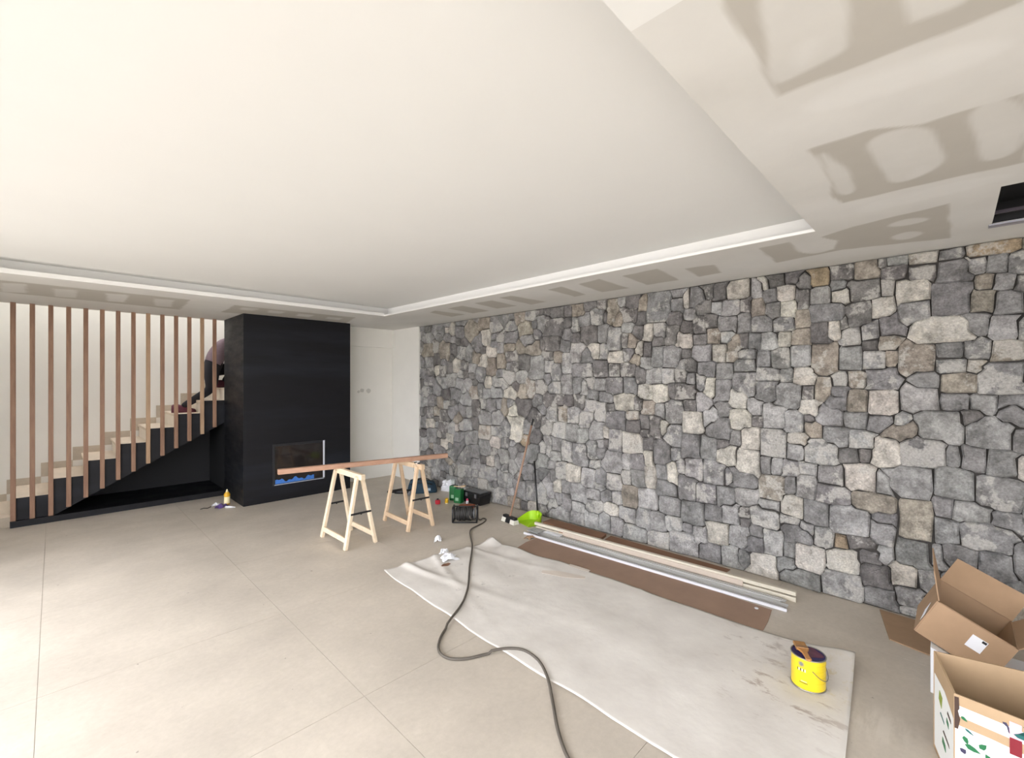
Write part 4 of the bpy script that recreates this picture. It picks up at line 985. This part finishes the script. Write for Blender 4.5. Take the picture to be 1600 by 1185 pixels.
brist(-0.03, 0.3, WB); brist(0.3, 0.68, BLACKM); brist(0.68, 1.03, WB)

dp = thing('dustpan', 'lime green long handled dustpan beside the metal profiles', 'dustpan', (3.76, 3.42, 0))
fwd = (RIGHT * -0.85 - FWD * 0.5).normalized()
pc = P(842, 815) + fwd * 0.10 + Vector((0, 0, 0.001)); sid = Vector((-fwd.y, fwd.x, 0))
n = 20; outer = []
for i in range(n + 1):
    t = math.pi * i / n
    outer.append((0.115 * math.cos(t) , -0.02 - 0.08 * math.sin(t)))
outer = [(0.12, 0.12)] + outer + [(-0.12, 0.12)]
V, F = [], []
for u, v in outer:
    hgt = 0.012 + 0.095 * max(0.0, min(1.0, (0.14 - v) / 0.22)) ** 0.8
    for rr_, z in ((0.0, 0.0), (1.08, hgt)):
        k = 1 if rr_ == 0 else rr_
        q = pc + sid * (u * k) + fwd * (v * k if v < 0 else v); V.append(Vector((q.x, q.y, 0.002 + z)))
m = len(outer)
F = [(2 * i, 2 * i + 2, 2 * i + 3, 2 * i + 1) for i in range(m - 1)] + [tuple(2 * i for i in range(m))]
po = rel(MB().add(V, F).build('pan', LIME, smooth=False), dp)
so = po.modifiers.new('thick', 'SOLIDIFY'); so.thickness = 0.004
hb_ = pc - fwd * 0.085 + Vector((0, 0, 0.07))
rel(MB().tube([hb_ + fwd * 0.0 - Vector((0, 0, 0.03)), hb_ + Vector((0.005, 0, 0.05))], 0.018, 10).build('socket', LIME, smooth=True), dp)
ht_ = PX(835, 721, 4.0)
rel(MB().tube([hb_, Vector((ht_.x, ht_.y, ht_.z))], 0.0105, 10).build('pan_handle', BLACKM, smooth=True), dp)

# ------------------------------------------------------------------ cable reel
rc = P(727, 815)
rl = thing('cable_reel', 'black cable reel with wound grey cable in a tubular stand', 'cable reel', (rc.x, rc.y, 0), math.atan2(RIGHT.y, RIGHT.x))
rl.scale = (1.0, 0.72, 0.8)
for k in range(9):
    x = -0.085 + 0.02 * k
    MB().tube([(x + 0.004 * math.sin(3 * t + k), (0.088 + 0.006 * math.sin(k * 2.1)) * math.cos(t), 0.115 + (0.088 + 0.006 * math.sin(k * 2.1)) * math.sin(t)) for t in np.linspace(0, 2 * math.pi, 25)[:-1]], 0.0125, 7, closed=True).build('cable_turn', BLACKR, rl, smooth=True)
MB().tube([(-0.1, 0, 0.115), (0.1, 0, 0.115)], 0.07, 20).build('drum', BLACKM, rl)
for x in (-0.108, 0.098): MB().tube([(x, 0, 0.115), (x + 0.01, 0, 0.115)], 0.082, 24).build('flange', GREYP if x > 0 else BLACKM, rl)
for x in (-0.135, 0.135):
    lp = [(x, -0.10, 0.011), (x, -0.11, 0.03), (x, -0.10, 0.19), (x, -0.08, 0.215), (x, 0.08, 0.215), (x, 0.10, 0.19), (x, 0.11, 0.03), (x, 0.10, 0.011)]
    MB().tube(lp, 0.009, 8, closed=True).build('side_hoop', BLACKM, rl, smooth=True)
for y in (-0.10, 0.10): MB().tube([(-0.135, y, 0.011), (0.135, y, 0.011)], 0.009, 8).build('stand_bar', BLACKM, rl, smooth=True)
MB().tube([(-0.135, 0.0, 0.215), (0.135, 0.0, 0.215)], 0.009, 8).build('carry_bar', BLACKM, rl, smooth=True)
p = P(733, 797); tag(MB().prism([(-0.10, -0.03, 0), (0.09, -0.045, 0), (0.11, 0.02, 0), (0.02, 0.05, 0), (-0.09, 0.03, 0)], (0, 0, 0.035)).build('wood_offcut', RUST, bevel=0.006, loc=(p.x + 0.04, p.y + 0.1, 0.001), rot=(0, 0, -0.7)), 'rust brown wood offcut behind the cable reel', 'wood')

# ------------------------------------------------------------------ toolbox, tins and small tools by the stone wall
tb = thing('toolbox', 'black plastic toolbox with a grey lid beside green tins', 'toolbox', (3.905, 4.485, 0))
MB().add([(-0.085, -0.16, 0), (0.085, -0.16, 0), (0.085, 0.16, 0), (-0.085, 0.16, 0), (-0.098, -0.175, 0.12), (0.098, -0.175, 0.12), (0.098, 0.175, 0.12), (-0.098, 0.175, 0.12)],
         [(0, 3, 2, 1), (4, 5, 6, 7), (0, 1, 5, 4), (1, 2, 6, 5), (2, 3, 7, 6), (3, 0, 4, 7)]).build('case', BLACKM, tb, bevel=0.008)
ld = MB().box((-0.1, -0.178, 0.12), (0.1, 0.178, 0.155)).build('lid', BLACKM, tb, bevel=0.01)
MB().box((-0.075, -0.15, 0.154), (0.075, 0.15, 0.159)).build('lid_panel', mat('grey_lid_panel', (112, 114, 116), 0.5), ld, bevel=0.003)
for y in (-0.09, 0.09): MB().box((-0.108, y - 0.02, 0.09), (-0.098, y + 0.02, 0.14)).build('latch', GREYP, tb, bevel=0.003)
MB().tube([(-0.05, -0.185, 0.13), (-0.05, -0.2, 0.15), (0.05, -0.2, 0.15), (0.05, -0.185, 0.13)], 0.006, 6).build('carry_handle', BLACKM, tb, smooth=True)
def tin(x, y, wx, wy, h, rz, label, name='green_tin'):
    t = thing(name, label, 'tin', (x, y, 0), rz)
    MB().box((-wx / 2, -wy / 2, 0), (wx / 2, wy / 2, h)).build('tin_body', GREENT, t, bevel=0.012, seg=3)
    MB().lathe([(0.018, 0), (0.018, 0.018), (0.014, 0.02)], (wx * 0.2, 0, h), 16).build('screw_cap', GREYP, t)
    MB().box((-wx / 2 - 0.001, -wy * 0.22, h * 0.18), (-wx / 2 + 0.001, wy * 0.22, h * 0.4)).build('label_patch', mat('pale_green_label', (150, 190, 160), 0.6), t)
    return t
tin(3.77, 4.80, 0.085, 0.10, 0.20, 0.5, 'taller green tin with a clear cup on top')
tin(3.74, 4.655, 0.09, 0.11, 0.185, 0.3, 'green tin with a brush resting on it, touching the toolbox')
tag(MB().lathe([(0.026, 0), (0.028, 0.002), (0.032, 0.06), (0.030, 0.06), (0.026, 0.004)], n=20).build('plastic_cup', GLASSM, loc=(3.755, 4.795, 0.221), smooth=True), 'clear plastic cup standing on the taller green tin', 'cup')
gb = thing('glue_brush', 'small tan brush lying on top of a green tin', 'brush', (3.735, 4.635, 0.206), -0.9)
MB().bar((-0.075, 0, 0.012), (0.02, 0, 0.008), 0.014, 0.010).build('brush_handle', PINE2, gb)
MB().bar((0.02, 0, 0.01), (0.08, 0, 0.022), 0.045, 0.016).build('bristles', mat('pale_bristles', (196, 172, 140), 0.9), gb)
rt = P(684, 787.5); ra = thing('chalk_line', 'red plastic chalk line reel on the floor beside the yellow tape measure', 'tool', (rt.x, rt.y, 0), 0.6)
MB().lathe([(0.030, 0), (0.034, 0.006), (0.034, 0.042), (0.026, 0.052)], n=20).build('reel_case', REDP, ra)
MB().box((-0.01, -0.01, 0.05), (0.012, 0.012, 0.068)).build('crank', BLACKM, ra, bevel=0.003)
yt = P(698, 786.5); ya = thing('tape_measure', 'yellow tape measure standing on the floor beside green tins', 'tape measure', (yt.x, yt.y, 0), 0.9)
MB().box((-0.035, -0.022, 0), (0.035, 0.022, 0.065)).build('case', YELP, ya, bevel=0.012, seg=3)
MB().box((-0.02, -0.0235, 0.02), (0.02, 0.0235, 0.05)).build('side_plate', BLACKM, ya, bevel=0.002)
MB().box((-0.045, -0.012, 0.0), (-0.034, 0.012, 0.012)).build('tape_hook', CREAM, ya)
pk = P(733, 787); ka = thing('glue_tube', 'small pink and white glue bottle in front of the black toolbox', 'bottle', (pk.x - 0.03, pk.y, 0))
MB().lathe([(0.016, 0), (0.018, 0.004), (0.018, 0.035), (0.010, 0.045)], n=14).build('bottle_body', LABELW, ka)
MB().lathe([(0.017, 0.045), (0.015, 0.06), (0.006, 0.07)], n=14).build('bottle_cap', mat('pink_cap', (206, 70, 104), 0.4), ka)

# tool bag, angle grinder and white sheet by the corner
bg_ = P(652, 771)
bag = thing('tool_bag', 'dark teal tool bag slumped on the floor behind a sawhorse', 'bag', (bg_.x + 0.10, bg_.y + 0.02, 0), math.atan2(RIGHT.y, RIGHT.x) + 0.15)
V = []; F = []; n = 18
for i in range(9):
    z = i / 8.0
    rx, ry = 0.21 * (1 - 0.22 * z ** 2), 0.11 * (1 - 0.35 * z ** 2)
    for k in range(n):
        t = 2 * math.pi * k / n
        cxp, syp = math.copysign(abs(math.cos(t)) ** 0.6, math.cos(t)), math.copysign(abs(math.sin(t)) ** 0.6, math.sin(t))
        V.append((rx * cxp, ry * syp + 0.008 * math.sin(5 * t + i), 0.165 * z * (1 - 0.12 * math.cos(t)) + (0.008 * math.sin(4 * t) if i else 0)))
F = [(i * n + k, i * n + (k + 1) % n, (i + 1) * n + (k + 1) % n, (i + 1) * n + k) for i in range(8) for k in range(n)] + [tuple(range(n - 1, -1, -1)), tuple(8 * n + k for k in range(n))]
MB().add(V, F).build('bag_body', TEAL, bag, smooth=True)
MB().tube([(-0.16, -0.08, 0.13), (-0.08, -0.1, 0.155), (0.05, -0.1, 0.15), (0.14, -0.085, 0.12)], 0.009, 6).build('zip_band', BLACKM, bag, smooth=True)
MB().tube([(0.11 * math.cos(t), -0.02, 0.155 + 0.045 * math.sin(t)) for t in np.linspace(0, math.pi, 14)], 0.008, 6).build('carry_strap', BLACKR, bag, smooth=True)
MB().box((0.05, -0.118, 0.04), (0.12, -0.108, 0.075)).build('brand_patch', mat('pale_blue_patch', (150, 170, 184), 0.6), bag)
ag = P(630, 767.5)
gr = thing('angle_grinder', 'black power tool lying in front of the teal tool bag', 'power tool', (bag.location.x - RIGHT.x * 0.23 - FWD.x * 0.19, bag.location.y - RIGHT.y * 0.23 - FWD.y * 0.19, 0), math.atan2(RIGHT.y, RIGHT.x) + 0.1)
MB().tube([(-0.12, 0, 0.045), (-0.02, 0, 0.045), (0.06, 0, 0.045), (0.10, 0, 0.045)], 0.03, 12, radii=[0.024, 0.028, 0.035, 0.028]).build('motor_body', BLACKM, gr, smooth=True)
MB().tube([(0.095, 0, 0.06), (0.095, 0, 0.006)], 0.05, 18, radii=[0.03, 0.055]).build('disc_guard', GREYP, gr)
MB().tube([(-0.22, 0.0, 0.05), (-0.12, 0, 0.045)], 0.016, 10).build('handle', BLACKR, gr, smooth=True)
r3 = random.Random(8); V = []; n = 8
for i in range(n):
    for k in range(n):
        u, v = i / (n - 1) - 0.5, k / (n - 1)
        hgt = 0.17 - 0.25 * (u + 0.1) ** 2 + 0.02 * math.sin(9 * u)
        V.append((u * 0.25 + 0.01 * r3.uniform(-1, 1), 0.05 * v + (0.016 * r3.uniform(-1, 1) if 0 < k else 0.0), v * hgt + (0.006 * r3.uniform(-1, 1) if 0 < k else 0.0)))
F = [(i * n + k, (i + 1) * n + k, (i + 1) * n + k + 1, i * n + k + 1) for i in range(n - 1) for k in range(n - 1)]
wsq = MB().add(V, F).build('plastic_sheet', LABELW, loc=(3.99, 5.22, 0.001), rot=(0, 0, math.radians(-78)))
so = wsq.modifiers.new('thick', 'SOLIDIFY'); so.thickness = 0.002
tag(wsq, 'crumpled white plastic sheet propped between tool bag and stone wall', 'sheet')

# glue bottle and packaging in front of the chimney breast
gp = P(358.5, 789)
gl = thing('glue_bottle', 'yellow glue bottle with a cream label beside the chimney breast', 'bottle', (gp.x - 0.02, gp.y + 0.03, 0))
MB().lathe([(0.030, 0), (0.034, 0.004), (0.034, 0.115), (0.037, 0.125), (0.034, 0.14), (0.018, 0.165)], n=24).build('bottle_body', GLUEY, gl, smooth=False)
auto_smooth(gl.children[-1], 50)
MB().lathe([(0.0345, 0.02), (0.0345, 0.105)], n=24).build('label_band', CREAM, gl)
MB().lathe([(0.016, 0.165), (0.010, 0.185), (0.006, 0.20)], n=14).build('nozzle', CREAM, gl)
p = P(346, 793); scrap(p.x, p.y, 0.075, 'purple printed wrapper crumpled beside the yellow glue bottle', PURP, 0.05, 0.0, 21, 'wrapper', 'wrapper')
p = P(338, 790); scrap(p.x, p.y, 0.05, 'small white crumpled wrapper next to the purple one', LABELW, 0.04, 0.0, 22, 'wrapper', 'wrapper')
p = P(360, 794); tag(MB().tube([(-0.06, 0, 0.012), (0.0, 0, 0.012), (0.06, 0, 0.008)], 0.012, 8, radii=[0.014, 0.012, 0.004]).build('nozzle_tip', LABELW, loc=(p.x, p.y, 0.0), rot=(0, 0, -0.75), smooth=True), 'white plastic nozzle tip on the floor near the yellow glue bottle', 'nozzle')
p = P(313, 797)
tag(MB().tube([p + Vector((0.0, 0.0, 0.006)), p + Vector((0.04, 0.015, 0.010)), p + Vector((0.075, -0.005, 0.006)), p + Vector((0.105, 0.02, 0.008)), p + Vector((0.125, 0.05, 0.006))], 0.005, 6).build('wire_offcut', BLACKR, smooth=True), 'short black wire offcut on the floor by the stair plinth', 'wire')

# ------------------------------------------------------------------ cardboard boxes at the right
def slab(a, b, c, t=0.005):                 # sheet with corner a, edges b-a and c-a
    a, b, c = Vector(a), Vector(b), Vector(c); nrm = (b - a).cross(c - a).normalized() * t
    return [a, b, b + (c - a), c], nrm
def sheet(name, a, b, c, m, root, t=0.005, poly=None):
    q, nrm = slab(a, b, c, t)
    return rel(MB().prism(q if poly is None else [Vector(p) for p in poly], nrm).build(name, m), root)
# white carton on the floor
wc = thing('white_carton', 'crushed white carton on the floor under the open brown box', 'carton', (3.35, -0.15, 0))
rel(MB().prism([(3.155, 0.086, 0.0), (3.155, 0.086, 0.236), (3.155, -0.13, 0.130), (3.155, -0.42, 0.130), (3.155, -0.42, 0.0)], (0.41, 0, 0)).build('carton_body', LABELW, bevel=0.004), wc)
# open brown box, tilted on the carton
ba = thing('open_box', 'open plain brown cardboard box tilted against the stone wall with white sticker', 'cardboard box', (3.38, -0.02, 0.25))
tl = math.radians(26)
e1 = Vector((0, -math.cos(tl), -math.sin(tl))); e2 = Vector((0, -math.sin(tl), math.cos(tl))); e3 = Vector((1, 0, 0))
o0 = Vector((3.215, 0.148, 0.272)); Lb, Hb, Db = 0.31, 0.205, 0.36
A0 = lambda a, b, c: o0 + e1 * a + e2 * b + e3 * c
sheet('front_panel', A0(0, 0, 0), A0(Lb, 0, 0), A0(0, Hb, 0), CARD, ba)
sheet('back_panel', A0(0, 0, Db), A0(Lb, 0, Db), A0(0, Hb, Db), CARD, ba, -0.005)
sheet('end_panel', A0(0, 0, 0), A0(0, Hb, 0), A0(0, 0, Db), CARD, ba)
sheet('end_panel', A0(Lb, 0, 0), A0(Lb, Hb, 0), A0(Lb, 0, Db), CARD, ba)
sheet('bottom_panel', A0(0, 0, 0), A0(Lb, 0, 0), A0(0, 0, Db), CARD, ba)
fb = A0(0, Hb, Db); gB = (e2 * 0.75 + e3 * 0.55 + Vector((0, -0.1, 0))).normalized()
sheet('back_flap', fb, fb + e1 * Lb, fb + gB * 0.165, CARD, ba)
gE = (Vector((0, 0.16, 1))).normalized()
sheet('end_flap', None or A0(0, Hb, 0), A0(0, Hb, Db), A0(0, Hb, 0) + gE * 0.1, CARD, ba, 0.005, [A0(0, Hb, 0.01), A0(0, Hb, Db - 0.01), A0(0, Hb, Db - 0.05) + gE * 0.19, A0(0, Hb, 0.10) + gE * 0.12])
gR = (e2 * 0.9 + e1 * 0.45).normalized()
sheet('end_flap', A0(Lb, Hb, 0.01), A0(Lb, Hb, Db - 0.01), A0(Lb, Hb, 0.01) + gR * 0.15, CARD, ba)
sheet('front_flap', A0(0.01, Hb, -0.001), A0(Lb - 0.01, Hb, -0.001), A0(0.01, Hb, -0.001) + (e3 * 0.45 - e2 * 0.9).normalized() * 0.12 + e3 * 0.012, CARD, ba)
pk_ = MB().prism([A0(0.165, 0.085, -0.0065), A0(0.225, 0.085, -0.0065), A0(0.225, 0.155, -0.0065), A0(0.165, 0.155, -0.0065)], (0.001, 0, 0))
stk = rel(pk_.build('sticker', LABELW), ba)
rel(MB().prism([A0(0.205, 0.14, -0.0072), A0(0.222, 0.14, -0.0072), A0(0.222, 0.152, -0.0072), A0(0.205, 0.152, -0.0072)], (0.0006, 0, 0)).build('sticker_mark', BLACKM), ba)
rel(MB().prism([A0(-0.0065, 0.06, 0.02), A0(-0.0065, 0.10, 0.02), A0(-0.0065, 0.15, 0.09), A0(-0.0065, 0.10, 0.09)], (0, 0.001, 0)).build('torn_tape', LABELW), ba)
rel(MB().box((3.30, -0.10, 0.19), (3.50, 0.02, 0.26)).build('dark_contents', BLACKV, bevel=0.02), ba)
fq = [P(1398, 953), P(1432, 953), P(1442, 1002), P(1392, 1002)]
tag(MB().prism([Vector((3.62, 0.285, 0.001)), Vector((3.57, 0.10, 0.001)), Vector((4.02, 0.085, 0.001)), Vector((4.04, 0.37, 0.001))], (0, 0, 0.006)).build('cardboard_sheet', CARD), 'flat piece of brown cardboard on the floor by the stone wall', 'cardboard')
# printed box, upright, open top
pb_ = thing('printed_box', 'open white printed cardboard box with green leaves and maroon mark', 'cardboard box', (2.55, -0.18, 0))
f0, f1, b0_, b1_ = Vector((2.425, 0.0, 0)), Vector((2.325, -0.46, 0)), Vector((2.70, 0.062, 0)), Vector((2.80, -0.44, 0))
ZT = 0.42
def wallp(name, p, q, zt0, zt1, m, off):
    return rel(MB().prism([p, q, q + Vector((0, 0, zt1)), p + Vector((0, 0, zt0))], off).build(name, m), pb_)
KRAFT = mat('tan_printed_card', (174, 148, 116), 0.8, var=0.05, scale=10)
fn = Vector((f1 - f0).cross(Vector((0, 0, 1)))).normalized(); fn = fn if fn.x > 0 else -fn
wallp('front_panel', f0, f1, ZT - 0.02, ZT, KRAFT, fn * 0.006)
wallp('back_panel', b0_, b1_, ZT, ZT + 0.01, KRAFT, -fn * 0.006)
en = Vector((b0_ - f0).cross(Vector((0, 0, 1)))).normalized(); en = en if en.y < 0 else -en
wallp('end_panel', f0, b0_, ZT - 0.02, ZT, KRAFT, en * 0.006)
wallp('end_panel', f1, b1_, ZT, ZT, KRAFT, en * 0.006)
rel(MB().prism([f0, f1, b1_, b0_], (0, 0, 0.005)).build('bottom_panel', KRAFT), pb_)
fd = (f1 - f0).normalized(); FL = (f1 - f0).length
def FP(u, z, k=0.0008): return f0 + fd * u + Vector((0, 0, z)) - fn * k
def deco(name, pts, m, k=0.0008): return rel(MB().prism([FP(u, z, k) for u, z in pts], fn * 0.0006).build(name, m), pb_)
PW = mat('white_print', (228, 230, 228), 0.6); PG = mat('green_print', (28, 104, 62), 0.6); PT = mat('teal_print', (20, 92, 88), 0.6); PM = mat('maroon_print', (124, 22, 36), 0.6); PP = mat('pink_print', (222, 180, 198), 0.6); PB = mat('brown_print', (66, 48, 38), 0.7)
deco('white_band', [(0.004, 0.36), (FL, 0.375), (FL, 0.33), (0.004, 0.32)], PW)
deco('white_field', [(0.004, 0.285), (0.10, 0.29), (FL, 0.285), (FL, 0.03), (0.004, 0.03)], PW)
deco('brown_edge_mark', [(0.002, 0.39), (0.014, 0.392), (0.016, 0.35), (0.012, 0.34), (0.018, 0.31), (0.012, 0.27), (0.002, 0.27)], PB, 0.0016)
deco('pink_mark', [(0.145, 0.385), (0.175, 0.386), (0.175, 0.33), (0.145, 0.328)], PP, 0.0016)
deco('maroon_mark', [(0.146, 0.329), (0.176, 0.331), (0.176, 0.272), (0.146, 0.27)], PM, 0.0024)
deco('teal_letter', [(0.178, 0.385), (0.20, 0.386), (0.213, 0.318), (0.196, 0.318), (0.19, 0.35), (0.165, 0.352), (0.155, 0.345), (0.165, 0.338), (0.186, 0.338), (0.188, 0.37)], PT, 0.0024)
deco('dark_curl', [(0.128, 0.372), (0.138, 0.374), (0.145, 0.36), (0.147, 0.34), (0.143, 0.342), (0.139, 0.36), (0.13, 0.366)], mat('dark_print', (54, 50, 78), 0.6), 0.0016)
def leaf(u, z, L, wd, ang_, m=PG):
    ca, sa = math.cos(ang_), math.sin(ang_)
    pts = [(0, 0), (0.25, 0.5), (0.6, 0.42), (1, 0), (0.6, -0.42), (0.25, -0.5)]
    deco('printed_leaf', [(u + (a * L) * ca - (b * wd) * sa, z + (a * L) * sa + (b * wd) * ca) for a, b in pts], m, 0.0016)
for a in ((0.02, 0.325, 0.022, 0.012, -0.6), (0.028, 0.255, 0.03, 0.016, -1.2), (0.03, 0.225, 0.045, 0.02, -0.2), (0.07, 0.235, 0.03, 0.018, 0.9), (0.085, 0.225, 0.04, 0.016, -0.9), (0.11, 0.215, 0.04, 0.018, 0.3), (0.05, 0.16, 0.05, 0.02, 0.5), (0.12, 0.13, 0.05, 0.02, -0.4), (0.2, 0.2, 0.05, 0.02, 0.2)): leaf(*a)
leaf(0.03, 0.285, 0.03, 0.008, -0.5, PT); leaf(0.02, 0.19, 0.02, 0.02, 0.8, mat('dark_print', (54, 50, 78), 0.6)); leaf(0.10, 0.18, 0.03, 0.006, -0.8, PT); leaf(0.16, 0.2, 0.03, 0.006, -0.5, PT)
ed = (b0_ - f0).normalized()
def EP(u, z): return f0 + ed * u + Vector((0, 0, z)) - en * 0.0008
rel(MB().prism([EP(0.004, 0.30), EP(0.12, 0.335), EP(0.27, 0.33), EP(0.27, 0.02), EP(0.004, 0.02)], en * 0.0006).build('white_field', PW), pb_)
rel(MB().prism([EP(0.15, 0.29), EP(0.19, 0.30), EP(0.2, 0.26), EP(0.16, 0.24)], -en * 0.0012).build('printed_leaf', mat('olive_print', (130, 146, 54), 0.6)), pb_)
for u0, z0, du, dz, m in ((0.03, 0.26, 0.05, 0.012, PB), (0.06, 0.22, 0.03, 0.02, PG), (0.12, 0.2, 0.06, 0.008, PT), (0.05, 0.15, 0.09, 0.01, PB), (0.1, 0.1, 0.05, 0.025, PG)):
    rel(MB().prism([EP(u0, z0), EP(u0 + du, z0 + 0.01), EP(u0 + du * 0.9, z0 + dz + 0.01), EP(u0 + du * 0.1, z0 + dz)], -en * 0.0012).build('printed_mark', m), pb_)
rel(MB().box((2.50, -0.36, 0.10), (2.66, -0.12, 0.20)).build('dark_contents', BLACKV, bevel=0.03), pb_)
